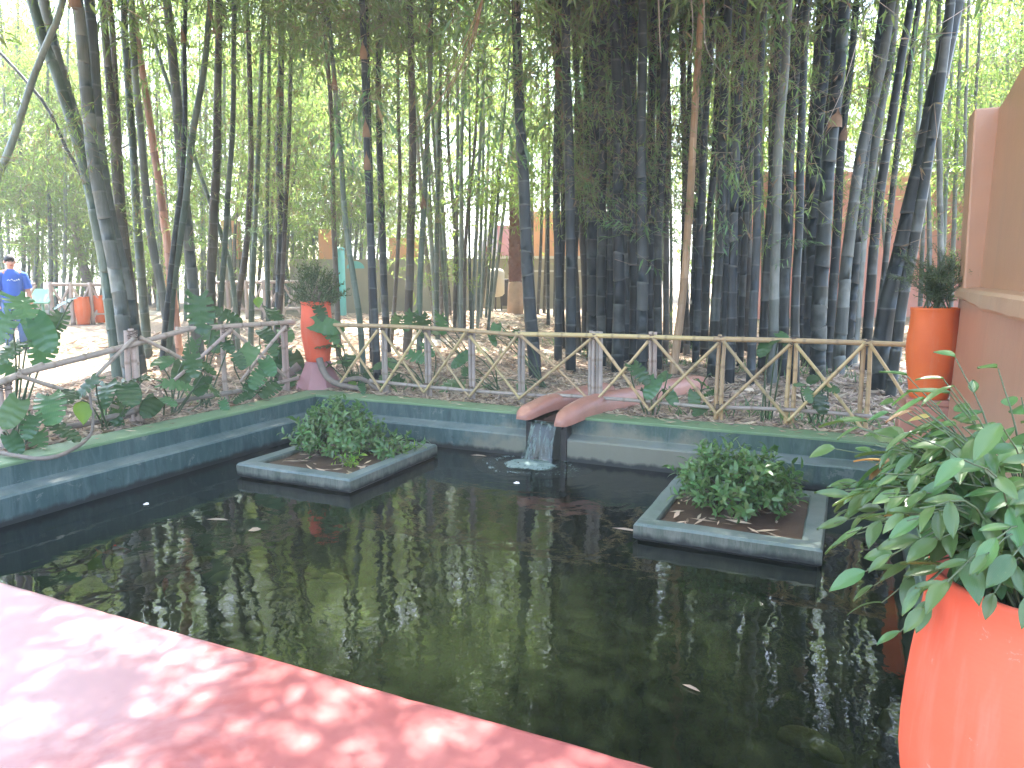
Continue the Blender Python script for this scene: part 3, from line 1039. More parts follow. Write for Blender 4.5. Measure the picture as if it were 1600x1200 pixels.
# ---------------------------------------------------------------- what lies in and on the water
def under_water():
    rnd = random.Random(8)
    sp = [(240, 872), (262, 862), (228, 905), (285, 920), (318, 940), (252, 930), (405, 870), (360, 775), (290, 855), (400, 985), (310, 880), (205, 880), (1250, 1155), (1290, 1175), (345, 905), (1390, 1130), (520, 905), (440, 930)]
    for x, y in sp:
        p = on_plane(x, y, -0.62)
        b = MB()
        n, vs_, fs = 10, [], []
        a0, s1, s2, h = rnd.uniform(0, 3), rnd.uniform(0.07, 0.13), rnd.uniform(0.05, 0.08), rnd.uniform(0.03, 0.05)
        for lv, (k, z) in enumerate(((1.0, 0), (0.9, h * .6), (0.5, h))):
            for i in range(n):
                a = 2 * PI * i / n
                w = 1 + 0.2 * noise.noise(Vector((math.cos(a) * 2, math.sin(a) * 2, x)))
                vs_.append(p + Vector((math.cos(a0) * s1 * k * w * math.cos(a) - math.sin(a0) * s2 * k * w * math.sin(a), math.sin(a0) * s1 * k * w * math.cos(a) + math.cos(a0) * s2 * k * w * math.sin(a), z)))
        for l in range(2):
            fs += [(l * n + i, l * n + (i + 1) % n, (l + 1) * n + (i + 1) % n, (l + 1) * n + i) for i in range(n)]
        fs += [tuple(2 * n + i for i in range(n)), tuple(range(n - 1, -1, -1))]
        b.add(vs_, fs, 0, None, True)
        o = b.build('stone', M['pebble'], None, p)
        tag(o, 'pale yellowish stone lying under the murky pool water', 'stone', 'stones under the pool water')
    # a shelf of the pool floor the stones rest on
    s = MB()
    s.box(XL + 0.15, XR - 0.15, 2.12, 5.0, -1.0, -0.622)
    tag(s.build('pool_bed', M['pool_floor']), kind='structure')
    for i, (x, y, a, lab) in enumerate(((183, 862, 0.6, 'small red fish swimming near the left pool wall'), (258, 914, 2.4, 'small dark red fish swimming just beyond the deck edge'))):
        p = on_plane(x, y, -0.53)
        t = empty('fish', p)
        t.rotation_euler.z = a
        tag(t, lab, 'fish', 'red fish in the pool')
        b = MB()
        prof = [(-0.10, 0.006), (-0.075, 0.012), (-0.03, 0.026), (0.02, 0.032), (0.06, 0.026), (0.09, 0.012), (0.1, 0.003)]
        vs_ = [(x_, r * 0.7 * math.cos(2 * PI * k / 10), r * math.sin(2 * PI * k / 10)) for x_, r in prof for k in range(10)]
        fs = [(j * 10 + k, j * 10 + (k + 1) % 10, (j + 1) * 10 + (k + 1) % 10, (j + 1) * 10 + k) for j in range(6) for k in range(10)]
        b.add(vs_, fs + [tuple(range(9, -1, -1)), tuple(60 + k for k in range(10))], 0, None, True)
        me = b.mesh('body', M['fish'])
        inst('body', me, None, Matrix()).parent = t
        for nm, vv in (('tail_fin', [(-0.095, 0, 0), (-0.16, 0.012, 0.035), (-0.14, 0, 0), (-0.16, -0.012, -0.035)]), ('dorsal_fin', [(0.03, 0, 0.03), (-0.01, 0.002, 0.055), (-0.04, 0, 0.045), (-0.04, 0, 0.022)])):
            b = MB()
            b.add(vv, [(0, 1, 2), (0, 2, 3)])
            inst(nm, b.mesh(nm, M['fish']), None, Matrix()).parent = t
    for x, y, l, w, a, lab in ((228, 788, .03, .022, .3, 'white petal floating on the dark water near the left pool wall'), (807, 755, .035, .022, .1, 'white petal floating just in front of the waterfall foam'),
                               (398, 828, .05, .03, .9, 'pale leaf shape imitating a water reflection in front of the left planter'), (340, 812, .10, .008, .35, 'pale bamboo leaf floating left of the left planter'),  # piece before the left planter is a solid shape added for a reflection
                               (748, 712, .10, .008, .15, 'pale dry leaf floating left of the waterfall'), (980, 828, .13, .008, 0.0, 'straw floating at the left corner of the right planter'),
                               (385, 705, .1, .012, .5, 'dry leaf floating between the left pool wall and the left planter'), (1080, 1075, .05, .004, -0.3, 'thin straw floating in the middle of the open water')):
        p = on_plane(x, y, WATER + 0.008)
        b = MB()
        u, v = Vector((math.cos(a), math.sin(a), 0)) * l, Vector((-math.sin(a), math.cos(a), 0)) * w
        b.add([p - u, p - u * .2 - v, p + u * .5 - v * .8, p + u, p + u * .5 + v * .8 + Vector((0, 0, .01)), p - u * .2 + v + Vector((0, 0, .012))], [(0, 1, 2, 3, 4, 5)])
        tag(b.build('floating_leaf', M['white_wall'] if 'white' in lab else M['litter'], None, p), lab, 'leaf')


under_water()


# ---------------------------------------------------------------- walls on the right
def right_walls():
    b = MB()                                  # low wall, slightly battered, with a wavy sloped coping
    ys = [7.42, 6.9, 6.4, 5.9, 5.4, 4.9, 4.4, 3.9, 3.4]
    t = empty('garden_wall', (0.95, 5.4, 0))
    tag(t, 'low terracotta plastered wall on the right topped by a pale sloping coping', 'wall')
    vs_, fs = [], []
    for y in ys:
        e = 0.012 * noise.noise(Vector((0, y * 1.1, 0)))
        for x, z in ((0.835, -0.2), (0.850, 0.5), (0.872, 1.335), (1.2, 1.335), (1.2, -0.2)):
            vs_.append((x + e, y, z))
    for i in range(len(ys) - 1):
        for k in range(5):
            fs.append((i * 5 + k, (i + 1) * 5 + k, (i + 1) * 5 + (k + 1) % 5, i * 5 + (k + 1) % 5))
    fs += [(0, 1, 2, 3, 4), tuple(40 + k for k in (4, 3, 2, 1, 0))]
    b.add(vs_, fs)
    b.build('wall_face', M['terracotta_low'], t)
    b = MB()
    vs_, fs = [], []
    for i in range(41):
        y = 7.45 - 4.05 * i / 40
        e = 0.012 * noise.noise(Vector((3, y * 2.1, 0)))
        lo = 1.355 - 0.05 * min(1, max(0, (7.2 - y) / 1.2)) + 0.012 * noise.noise(Vector((7, y * 3.1, 0)))
        for x, z in ((0.875, lo + 0.004), (0.838 + e, lo), (0.822 + e, lo + 0.02), (0.828 + e, 1.415), (0.85 + e, 1.437), (1.015, 1.45), (1.2, 1.45), (1.2, 1.337)):
            vs_.append((x, y, z))
    for i in range(40):
        for k in range(8):
            fs.append((i * 8 + k, (i + 1) * 8 + k, (i + 1) * 8 + (k + 1) % 8, i * 8 + (k + 1) % 8))
    fs += [tuple(range(8)), tuple(320 + k for k in range(7, -1, -1))]
    b.add(vs_, fs, 0, None, False)
    b.build('coping', M['coping'], t)
    t = empty('terracotta_wall', (1.1, 5.4, 1.45))
    tag(t, 'tall terracotta wall with a stub end rising behind the low right wall', 'wall')
    b = MB()
    vs_, fs = [], []
    for i in range(31):
        y = 7.36 - 3.96 * i / 30
        e = 0.008 * noise.noise(Vector((5, y * 1.3, 0)))
        top = 2.925 + 0.34 * max(0, (7.30 - y) / 2.2) ** 1.25
        for x, z in ((0.985 + e, 1.4), (1.0 + e, 2.2), (1.005 + e, top - 0.015), (1.02 + e, top), (1.4, top), (1.4, 1.4)):
            vs_.append((x, y, z))
    for i in range(30):
        for k in range(6):
            fs.append((i * 6 + k, (i + 1) * 6 + k, (i + 1) * 6 + (k + 1) % 6, i * 6 + (k + 1) % 6))
    fs += [tuple(range(6)), tuple(180 + k for k in range(5, -1, -1))]
    b.add(vs_, fs)
    b.build('wall_face', M['terracotta'], t)
    b = MB()
    b.add([(0.868, 7.36, 1.4), (1.4, 7.36, 1.4), (1.4, 7.7, 1.4), (0.868, 7.7, 1.4), (0.832, 7.36, 2.92), (1.4, 7.36, 2.92), (1.4, 7.7, 2.92), (0.832, 7.7, 2.92)],
          [(3, 2, 1, 0), (4, 5, 6, 7), (0, 1, 5, 4), (1, 2, 6, 5), (2, 3, 7, 6), (3, 0, 4, 7)])
    b.build('stub', M['terracotta'], t, bevel=0.018)
    b = MB()
    b.box(0.878, 1.4, 7.425, 7.7, -0.2, 1.39)
    b.build('stub_base', M['terracotta_low'], t, bevel=0.015)


right_walls()


# ---------------------------------------------------------------- jars and pedestals
JAR = [(0.152, 0.0), (0.162, 0.012), (0.170, 0.08), (0.184, 0.18), (0.203, 0.29), (0.214, 0.39), (0.216, 0.46), (0.213, 0.55), (0.204, 0.64), (0.200, 0.72), (0.199, 0.77), (0.203, 0.80), (0.206, 0.815), (0.203, 0.825), (0.193, 0.825), (0.185, 0.81), (0.183, 0.70)]


JAR_LOW = [(0.170, 0.0), (0.178, 0.012), (0.19, 0.06), (0.207, 0.13), (0.223, 0.21), (0.230, 0.29), (0.231, 0.36), (0.228, 0.45), (0.221, 0.55), (0.212, 0.65), (0.206, 0.73), (0.204, 0.79), (0.206, 0.815), (0.203, 0.825)]


def jar(loc, label, s, mat, cat='jar', group='tall painted plant jars', belly=0.0, wide=1.0):
    t = empty('plant_jar', loc)
    tag(t, label, cat, group)
    b = MB()
    b.lathe(loc, [(r * s * wide, z * s) for r, z in (JAR if not belly else JAR_LOW)[:14]], 48, 0, 0.012)
    # open mouth: drop the cap, add the inner lip
    b.f.pop(); b.mi.pop(); b.sm.pop()
    n = 48
    base = len(b.v) - n
    for r, z in JAR[14:]:
        k0 = len(b.v)
        b.v += [Vector(loc) + Vector((r * s * wide * math.cos(2 * PI * k / n), r * s * wide * math.sin(2 * PI * k / n), z * s)) for k in range(n)]
        b.att += [0.0] * n
        for k in range(n):
            b.f.append([base + k, base + (k + 1) % n, k0 + (k + 1) % n, k0 + k]); b.mi.append(0); b.sm.append(True)
        base = k0
    b.build('body', mat, t)
    d = MB()
    d.lathe(Vector(loc), [(0.184 * s * wide, 0.69 * s), (0.185 * s * wide, 0.74 * s), (0.12 * s * wide, 0.755 * s), (0.02, 0.76 * s)], 24)
    d.build('soil', M['soil'], t)
    return t


PED_R = Vector((0.695, 7.66, 0))
JR = Vector((0.700, 7.62, 0.437))
JL = Vector((-6.70, 8.05, 0.365))
JF = Vector((0.0, 0.0, 0.0))
JF = on_plane(1645, 905, 0.80)
JF.z = 0.0


def pedestals():
    t = empty('pedestal', PED_R)
    tag(t, 'square two-tier terracotta pedestal under the jar beside the right wall', 'pedestal')
    b = MB()
    b.box(0.46, 0.868, 7.45, 7.87, -0.05, 0.375)
    b.build('block', M['spout'], t, bevel=0.02)
    b = MB()
    b.box(0.515, 0.862, 7.48, 7.84, 0.377, 0.437)
    b.build('slab', M['spout'], t, bevel=0.012)
    t = empty('pedestal', (JL.x, JL.y, 0))
    tag(t, 'pink faceted flaring pedestal under the jar behind the left pool corner', 'pedestal')
    b = MB()
    n = 8
    vs_, fs = [], []
    pr = [(0.34, -0.1), (0.335, 0.0), (0.30, 0.08), (0.245, 0.2), (0.20, 0.30), (0.185, 0.36), (0.17, 0.365)]
    for r, z in pr:
        for k in range(n):
            a = 2 * PI * (k + 0.3) / n
            vs_.append((JL.x + r * math.cos(a), JL.y + r * math.sin(a), z))
    for i in range(len(pr) - 1):
        for k in range(n):
            fs.append((i * n + k, i * n + (k + 1) % n, (i + 1) * n + (k + 1) % n, (i + 1) * n + k))
    fs += [tuple(range(n - 1, -1, -1)), tuple((len(pr) - 1) * n + k for k in range(n))]
    b.add(vs_, fs)
    b.build('body', M['pedestal_pink'], t, bevel=0.012)


pedestals()
jar(JR, 'bright orange tall jar standing on the terracotta pedestal by the right wall', 1.0, M['orange'])
jar(JL, 'coral orange tall jar on the pink pedestal behind the left pool corner', 1.0, M['coral'])
jar(JF, 'large coral orange jar in the foreground at the right end of the deck', 0.97, M['coral'], belly=0.012, wide=1.37)


# ---------------------------------------------------------------- bamboo pole fences
def pole(a, b_, r, name, mat, parent, nodes=True, sag=0.0):
    a, b_ = Vector(a), Vector(b_)
    L = (b_ - a).length
    pts, rad, at = [], [], []
    n = max(2, int(L / 0.3)) if nodes else 1
    side = Vector((random.uniform(-1, 1), random.uniform(-1, 1), random.uniform(-1, 1))) * 0.012 * L
    for i in range(n):
        for f, k, w in ((0.0, 1.12, 1.0), (0.08, 1.0, 0.1), (0.92, 0.985, 0.0)):
            t = (i + f) / n
            pts.append(a.lerp(b_, t) + side * math.sin(PI * t) - Vector((0, 0, sag * math.sin(PI * t))))
            rad.append(r * k * (1.06 - 0.12 * t))
            at.append(w)
    pts.append(b_)
    rad.append(r)
    at.append(0.3)
    m = MB()
    m.tube(pts, rad, 8, 0, at)
    return m.build(name, mat, parent, att=True)


def lashing(c, r, parent):
    m = MB()
    pts = []
    for i in range(40):
        a = i * 0.9
        pts.append(Vector(c) + Vector((math.cos(a) * r * 0.9, math.sin(a) * r * 1.0, math.sin(i * 0.37) * r * 0.75)))
    m.tube(pts, 0.005, 4)
    m.build('lashing', M['lashing'], parent)


def back_fence():
    Y = 7.97
    t = empty('bamboo_fence', (-2.8, Y, 0))
    tag(t, 'yellowish bamboo pole fence with crossed braces along the back edge of the pool', 'fence', 'bamboo pole fences')
    X = [-6.24, -5.53, -4.88, -4.24, -3.56, -2.63, -1.97, -1.22, -0.51, 0.17, 0.60]
    rz = [0.885, 0.875, 0.865, 0.85, 0.845, 0.858, 0.87, 0.88, 0.888, 0.89, 0.893]
    zt = lambda x: rz[0] if x <= X[0] else next((rz[i] + (rz[i + 1] - rz[i]) * (x - X[i]) / (X[i + 1] - X[i]) for i in range(10) if x <= X[i + 1]), rz[-1])
    ry = M['rail_yellow']
    pole((-6.36, Y - 0.05, zt(-6.24)), (-3.50, Y - 0.05, zt(-3.56) - 0.005), 0.027, 'rail', ry, t)
    pole((-3.62, Y - 0.045, zt(-3.56) + 0.01), (-1.2, Y - 0.045, zt(-1.22)), 0.027, 'rail', ry, t)
    pole((-1.3, Y - 0.05, zt(-1.22)), (0.52, Y - 0.05, zt(0.5)), 0.027, 'rail', ry, t)
    pole((-5.75, Y - 0.04, 0.16), (-3.05, Y - 0.04, 0.135), 0.023, 'rail', M['rail_grey'], t)
    pole((-3.2, Y - 0.045, 0.15), (-1.3, Y - 0.04, 0.14), 0.021, 'rail', M['rail_grey'], t)
    pole((-1.2, Y - 0.04, 0.15), (0.45, Y - 0.04, 0.16), 0.021, 'rail', M['rail_grey'], t)
    for i, x in enumerate(X[:-1]):
        if i == 0: continue
        zb = -0.05
        top = zt(x) + (0.07 if i in (5, 6) else 0.02)
        if i == 5: offs, mt = (-0.06, -0.02, 0.022, 0.06), M['rail_grey']
        elif i in (1, 2, 3, 4): offs, mt = (-0.022, 0.024), M['rail_grey']
        else: offs, mt = (-0.026, 0.026), M['rail_yellow'] if i > 6 else M['rail_pink']
        for o_ in offs:
            pole((x + o_ + random.uniform(-.012, .012), Y + 0.02, zb), (x + o_, Y + 0.012, top + random.uniform(-.02, .025)), 0.023, 'post', mt, t)
        lashing((x, Y - 0.03, zt(x)), 0.042, t)
        if i in (2, 3, 5, 7): lashing((x, Y - 0.03, 0.15), 0.036, t)
    for i in range(len(X) - 1):
        a, c = X[i], X[i + 1]
        j = lambda: random.uniform(-0.025, 0.025)
        if i < 9:
            pole((a + 0.02, Y - 0.075, zt(a) - 0.015 + j()), (c - 0.0 + j(), Y - 0.07, 0.06 + j()), 0.0175, 'brace', ry, t)
            pole((c - 0.02, Y - 0.105, zt(c) - 0.015 + j()), (a + 0.0 + j(), Y - 0.10, 0.06 + j()), 0.0175, 'brace', ry, t)
        else:
            pole((a + 0.02, Y - 0.075, zt(a)), (c - 0.02, Y - 0.07, 0.3), 0.0165, 'brace', ry, t)


back_fence()


def left_fence():
    t = empty('bamboo_fence', (-6.85, 5.6, 0))
    tag(t, 'greyish bamboo pole fence among monstera plants along the left edge of the pool', 'fence', 'bamboo pole fences')
    X = -6.86
    P = M['rail_pink']
    pole((X + .02, 2.9, 0.36), (X + .02, 4.32, 0.715), 0.033, 'rail', P, t)
    pole((X + .03, 4.1, 0.67), (X + .03, 6.0, 0.945), 0.032, 'rail', P, t)
    pole((X + .02, 5.85, 0.945), (X + .02, 7.75, 0.925), 0.03, 'rail', P, t)
    pole((X + .01, 4.9, 0.10), (X + .01, 6.6, 0.13), 0.028, 'rail', M['rail_grey'], t)
    pole((X + .01, 6.4, 0.13), (X + .01, 7.8, 0.15), 0.026, 'rail', M['rail_grey'], t)
    for y, top, offs in ((3.98, 0.62, (-0.045, 0.035)), (5.30, 0.985, (-0.05, 0.01, 0.05)), (6.58, 0.93, (-0.03,)), (7.6, 0.9, (-0.02, 0.03))):
        for o_ in offs:
            pole((X - .03, y + o_, -0.06), (X - .03, y + o_ + random.uniform(-.01, .01), top + random.uniform(-.02, .02)), 0.03, 'post', P, t)
        lashing((X + .0, y, top - 0.05), 0.055, t)
    for (y0, z0), (y1, z1) in (((4.05, 0.66), (5.02, 0.20)), ((5.27, 0.90), (4.45, 0.30)), ((5.34, 0.90), (6.30, 0.35)), ((6.60, 0.90), (5.65, 0.35)),
                               ((6.62, 0.88), (7.5, 0.2)), ((7.55, 0.88), (6.7, 0.25))):
        pole((X + .06, y0, z0), (X + .065, y1, z1), 0.02, 'brace', P, t)


left_fence()


def far_fence(x0, y0, x1, y1, label, n):
    a, c = on_ground(x0, y0), on_ground(x1, y1)
    t = empty('bamboo_fence', a.lerp(c, 0.5))
    tag(t, label, 'fence', 'bamboo pole fences')
    h = 0.95
    up = Vector((0, 0, 1))
    for k in range(n):
        p, q = a.lerp(c, k / n), a.lerp(c, (k + 1) / n)
        pole(p + up * h, q + up * h, 0.04, 'rail', M['rail_pink'], t, nodes=False)
        pole(p + up * .25, q + up * .25, 0.035, 'rail', M['rail_pink'], t, nodes=False)
        pole(p, p + up * (h + .06), 0.05, 'post', M['rail_pink'], t, nodes=False)
        pole(p + up * h, q + up * .1, 0.03, 'brace', M['rail_pink'], t, nodes=False)
        pole(q + up * h, p + up * .1, 0.03, 'brace', M['rail_pink'], t, nodes=False)


far_fence(84, 508, 175, 506, 'distant sunlit bamboo fence beside the green sign at far left', 3)
far_fence(330, 500, 470, 496, 'distant bamboo fence seen between the culms left of the coral jar', 5)
far_fence(-60, 512, 62, 510, 'distant bamboo fence behind the man in the blue shirt', 3)
for x, y, lab in ((131, 507, 'distant orange jar, left of two beside the far left fence'), (158, 504, 'distant orange jar, right of two beside the far left fence')):
    p = on_ground(x, y)
    jar(p, lab, 0.8, M['orange'], group='distant orange jars')


# ---------------------------------------------------------------- background walls and things
def frontal(x0, x1, ytop, ybot, D, th, name, mat, parent=None, bev=0.0):
    a, c = at_dist(x0, ytop, D), at_dist(x1, ytop, D)
    zt, zb = at_dist((x0 + x1) / 2, ytop, D).z, at_dist((x0 + x1) / 2, ybot, D).z
    m = (a + c) / 2
    m.z = (zt + zb) / 2
    hx = Vector((c.x - a.x, c.y - a.y, 0)) / 2
    hy = FH * (th / 2)
    b = MB()
    b.obox(m + FH * (th / 2), hx, hy, Vector((0, 0, (zt - zb) / 2)))
    return b.build(name, mat, parent, bevel=bev)


def background():
    t = empty('back_wall', at_dist(1400, 500, 19.5))
    tag(t, 'long salmon pink boundary wall behind the right bamboo clump', 'wall')
    frontal(1180, 1800, 268, 520, 19.5, 0.4, 'wall_face', M['salmon'], t)
    t = empty('garden_house', at_dist(880, 475, 25))
    tag(t, 'low orange building behind the bamboo with an olive ledge at its foot', 'building')
    frontal(826, 1010, 330, 402, 25, 3.0, 'upper_wall', M['orange_wall'], t)
    frontal(752, 1010, 404, 520, 24.6, 0.4, 'lower_wall', M['olive_wall'], t)
    frontal(750, 1012, 400, 404, 24.5, 0.5, 'ledge', M['cream'], t)
    frontal(826, 1010, 422, 425, 24.55, 0.05, 'moulding', M['cream'], t)
    t = empty('pink_house', at_dist(770, 470, 29))
    tag(t, 'pink and white house seen behind the palm trunk', 'building')
    frontal(777, 826, 352, 500, 29, 3.0, 'wall', M['pink_wall'], t)
    frontal(750, 777, 385, 500, 29, 2.0, 'wall', M['white_wall'], t)
    a = at_dist(740, 360, 28.5)
    b = MB()
    p = [at_dist(744, 398, 28.8), at_dist(777, 398, 28.8), at_dist(777, 330, 28.8), at_dist(768, 345, 28.8)]
    b.add(p + [q + FH * 2 for q in p], [(3, 2, 1, 0), (4, 5, 6, 7), (0, 1, 5, 4), (1, 2, 6, 5), (2, 3, 7, 6), (3, 0, 4, 7)])
    b.build('gable', M['white_wall'], t)
    frontal(755, 764, 385, 403, 28.5, 0.3, 'door_panel', M['red_box'], t)
    t = empty('garden_wall', at_dist(640, 470, 23))
    tag(t, 'orange garden wall with olive base behind the middle bamboo culms', 'wall')
    frontal(608, 655, 372, 404, 23, 0.3, 'upper_wall', M['orange_wall'], t)
    frontal(596, 752, 404, 520, 22.9, 0.4, 'lower_wall', M['olive_wall'], t)
    t = empty('garden_wall', at_dist(510, 470, 22))
    tag(t, 'orange garden wall with olive base behind the teal bin', 'wall')
    frontal(497, 522, 358, 405, 22, 0.3, 'upper_wall', M['orange_wall'], t)
    frontal(452, 590, 405, 520, 21.9, 0.4, 'lower_wall', M['olive_wall'], t)
    t = empty('garden_wall', at_dist(350, 470, 23))
    tag(t, 'narrow orange wall end seen between the culms of the left clump', 'wall')
    frontal(246, 264, 380, 460, 23, 0.3, 'pier', M['orange_wall'], t)
    frontal(345, 370, 345, 405, 23, 0.3, 'upper_wall', M['orange_wall'], t)
    frontal(338, 372, 405, 520, 22.9, 0.4, 'lower_wall', M['olive_wall'], t)

    # gas or water tank on legs
    c = at_dist(775, 470, 22.5)
    g = ground_z(c.x, c.y)
    t = empty('water_tank', (c.x, c.y, g))
    tag(t, 'cream upright tank on short dark legs in front of the olive wall', 'tank')
    z0, z1 = at_dist(775, 464, 22.5).z, at_dist(775, 419, 22.5).z
    g = min(g, z0 - 0.1)
    r = 0.26
    b = MB()
    h = z1 - z0
    b.lathe((c.x, c.y, z0), [(0.04, 0), (r * .7, 0.02), (r, 0.1), (r * 1.01, h * .5), (r, h - 0.12), (r * .8, h - 0.04), (r * .3, h)], 28)
    b.build('tank_body', M['cream'], t)
    for k in range(3):
        a = k * 2.1
        pole((c.x + .2 * math.cos(a), c.y + .2 * math.sin(a), g - 0.1), (c.x + .17 * math.cos(a), c.y + .17 * math.sin(a), z0 + .06), 0.025, 'leg', M['metal'], t, nodes=False)
    # small dark machine right of the tank
    t = empty('pump_box', at_dist(788, 470, 22.6))
    tag(t, 'dark machine box standing between the cream tank and the palm', 'pump')
    frontal(784, 794, 440, 478, 22.6, 0.4, 'housing', M['metal'], t, 0.02)
    frontal(783.5, 794.5, 436, 440, 22.55, 0.5, 'lid', M['metal'], t, 0.01)
    # palm
    p = on_ground(805, 480)
    p = at_dist(805, 480, 21.5)
    p.z = ground_z(p.x, p.y)
    t = empty('palm_tree', p)
    tag(t, 'palm with red-brown shaggy trunk standing before the olive wall', 'palm tree')
    b = MB()
    b.tube([p + Vector((0, 0, z)) for z in (-.1, 0.3, 0.85, 0.95)], [0.25, 0.23, 0.21, 0.17], 20)
    b.build('trunk_base', M['palm_base'], t)
    b = MB()
    b.tube([p + Vector((0.06 * noise.noise(Vector((0, 0, z))), 0, z)) for z in (0.9, 1.5, 2.2, 3.0, 4.0, 5.2)], [0.18, 0.19, 0.18, 0.17, 0.15, 0.13], 16)
    b.build('trunk', M['palm_bark'], t)
    b = MB()
    rnd = random.Random(3)
    for k in range(150):
        z = 0.9 + k * 0.028
        a = k * 2.4
        o = p + Vector((math.cos(a) * .17, math.sin(a) * .17, z))
        d = Vector((math.cos(a), math.sin(a), 0))
        s_ = Vector((-math.sin(a), math.cos(a), 0)) * .06
        b.add([o - s_, o + s_, o + d * rnd.uniform(.07, .13) + Vector((0, 0, rnd.uniform(.08, .15)))], [(0, 1, 2)])
    tag(b.build('leaf_scars', M['palm_bark'], t), kind='stuff')
    b = MB()
    for k in range(16):
        a = k * 2.39
        el = 0.9 - 0.09 * k
        d = Vector((math.cos(a), math.sin(a), 0))
        pts = [p + Vector((0, 0, 5.2)) + d * (s_ * 2.2) + Vector((0, 0, el * s_ * 1.6 - 1.7 * s_ * s_)) for s_ in (0, .25, .5, .75, 1)]
        b.tube(pts, [.03, .025, .02, .014, .008], 5)
        for i in range(26):
            s_ = (i + 3) / 30
            q = pts[0].lerp(pts[-1], s_) + Vector((0, 0, 1.7 * s_ * (1 - s_)))
            for sg in (-1, 1):
                sd = Vector((-d.y, d.x, 0)) * sg
                e = q + sd * 0.5 * (1 - abs(s_ - .4)) + d * 0.22 - Vector((0, 0, .18))
                b.add([q - d * .02, q + d * .02, e], [(0, 1, 2)])
    tag(b.build('crown', M['leaf_bamboo'], t), kind='stuff')
    # teal post and slatted bin
    p = on_ground(534, 494)
    D = lvl(p)
    t = empty('teal_post', p)
    tag(t, 'tall round teal post standing left of the teal slatted bin', 'post')
    ppm = FPX / D
    h = at_dist(534, 387, D).z - p.z
    r = 7.5 / ppm
    b = MB()
    b.lathe(p, [(r * 1.02, -0.05), (r, 0.03), (r, h - .05)], 24)
    b.build('shaft', M['teal'], t)
    b = MB()
    b.lathe(p + Vector((0, 0, h - .05)), [(r * 1.08, 0), (r * 1.08, .03), (r * .6, .06), (r * .1, .075)], 24)
    b.build('cap', M['teal_light'], t)
    p = on_ground(557, 489)
    p = p + RV * 0.02
    D = lvl(p)
    ppm = FPX / D
    hw, h = 13.0 / ppm, at_dist(557, 408, D).z - p.z
    t = empty('litter_bin', p)
    tag(t, 'teal slatted litter bin with rounded lid beside the teal post', 'bin')
    n = 11
    for k in range(n):
        u = (k - (n - 1) / 2) / ((n - 1) / 2)
        b = MB()
        b.obox(p + RV * (u * hw) + Vector((0, 0, h * .46)), RV * (hw / n * .72), FH * .02, Vector((0, 0, h * .40)))
        b.build('slat', M['teal_light'], t)
    b = MB()
    b.obox(p + FH * .18 + Vector((0, 0, h * .43)), RV * hw, FH * .15, Vector((0, 0, h * .43)))
    b.build('body', M['teal'], t)
    b = MB()
    vs_, fs = [], []
    for k in range(13):
        a = PI * k / 12
        for dd in (-.03, .36):
            vs_.append(p + RV * (hw * 1.05 * math.cos(a)) + FH * dd + Vector((0, 0, h * .86 + h * .14 * math.sin(a))))
    for k in range(12): fs.append((2 * k, 2 * k + 1, 2 * k + 3, 2 * k + 2))
    fs += [tuple(range(0, 26, 2)), tuple(range(25, 0, -2)), (0, 24, 25, 1)]
    b.add(vs_, fs)
    b.build('lid', M['teal'], t)
    # green slanted sign on a leg
    p = on_ground(72, 507)
    D = lvl(p)
    t = empty('sign', p)
    tag(t, 'pale green slanted sign on a thin leg beside the man in blue', 'sign')
    c = at_dist(64, 463, D)
    ppm = FPX / D
    b = MB()
    b.obox(c, RV * (20 / ppm), (FH * .8 + Vector((0, 0, .6))).normalized() * (13 / ppm * 1.35), (FH * -.6 + Vector((0, 0, .8))).normalized() * .02)
    b.build('panel', M['sign_green'], t, bevel=0.008)
    b = MB()
    q = at_dist(66, 470, D)
    b.tube([p + Vector((0, 0, -.1)), q], 0.03, 8)
    b.build('leg', M['sign_green'], t)


background()
# ================================================================ LEAVES
def frame_from(n, d):                       # rotation whose Z is n and Y is d (made square to n)
    n = Vector(n).normalized()
    d = Vector(d)
    d = d - n * d.dot(n)
    if d.length < 1e-5: d = n.orthogonal()
    d.normalize()
    x = d.cross(n)
    m = Matrix((x, d, n)).transposed()
    return m


def rnd_dir(r):
    while True:
        v = Vector((r.uniform(-1, 1), r.uniform(-1, 1), r.uniform(-1, 1)))
        if 0.05 < v.length < 1: return v.normalized()


def lance(b, p, d, n, L, W, mi=0, two=False):   # narrow pointed leaf from p along d
    d, n = d.normalized(), n.normalized()
    s = d.cross(n)
    if s.length < 1e-4: s = d.orthogonal()
    s.normalize()
    n = s.cross(d)
    if two:
        m = p + d * (L * .38)
        b.add([p, m + s * W, p + d * L - n * (L * .12), m - s * W], [(0, 1, 2), (0, 2, 3)], mi)
    else:
        m1 = p + d * (L * .3)
        m2 = p + d * (L * .68) - n * (L * .05)
        b.add([p, m1 + s * W + n * (W * .3), m1 - n * (W * .2), m1 - s * W + n * (W * .3), m2 + s * (W * .7), m2 - n * (W * .15), m2 - s * (W * .7), p + d * L - n * (L * .16)],
              [(0, 1, 2), (0, 2, 3), (1, 4, 5, 2), (2, 5, 6, 3), (4, 7, 5), (5, 7, 6)], mi, None, True)


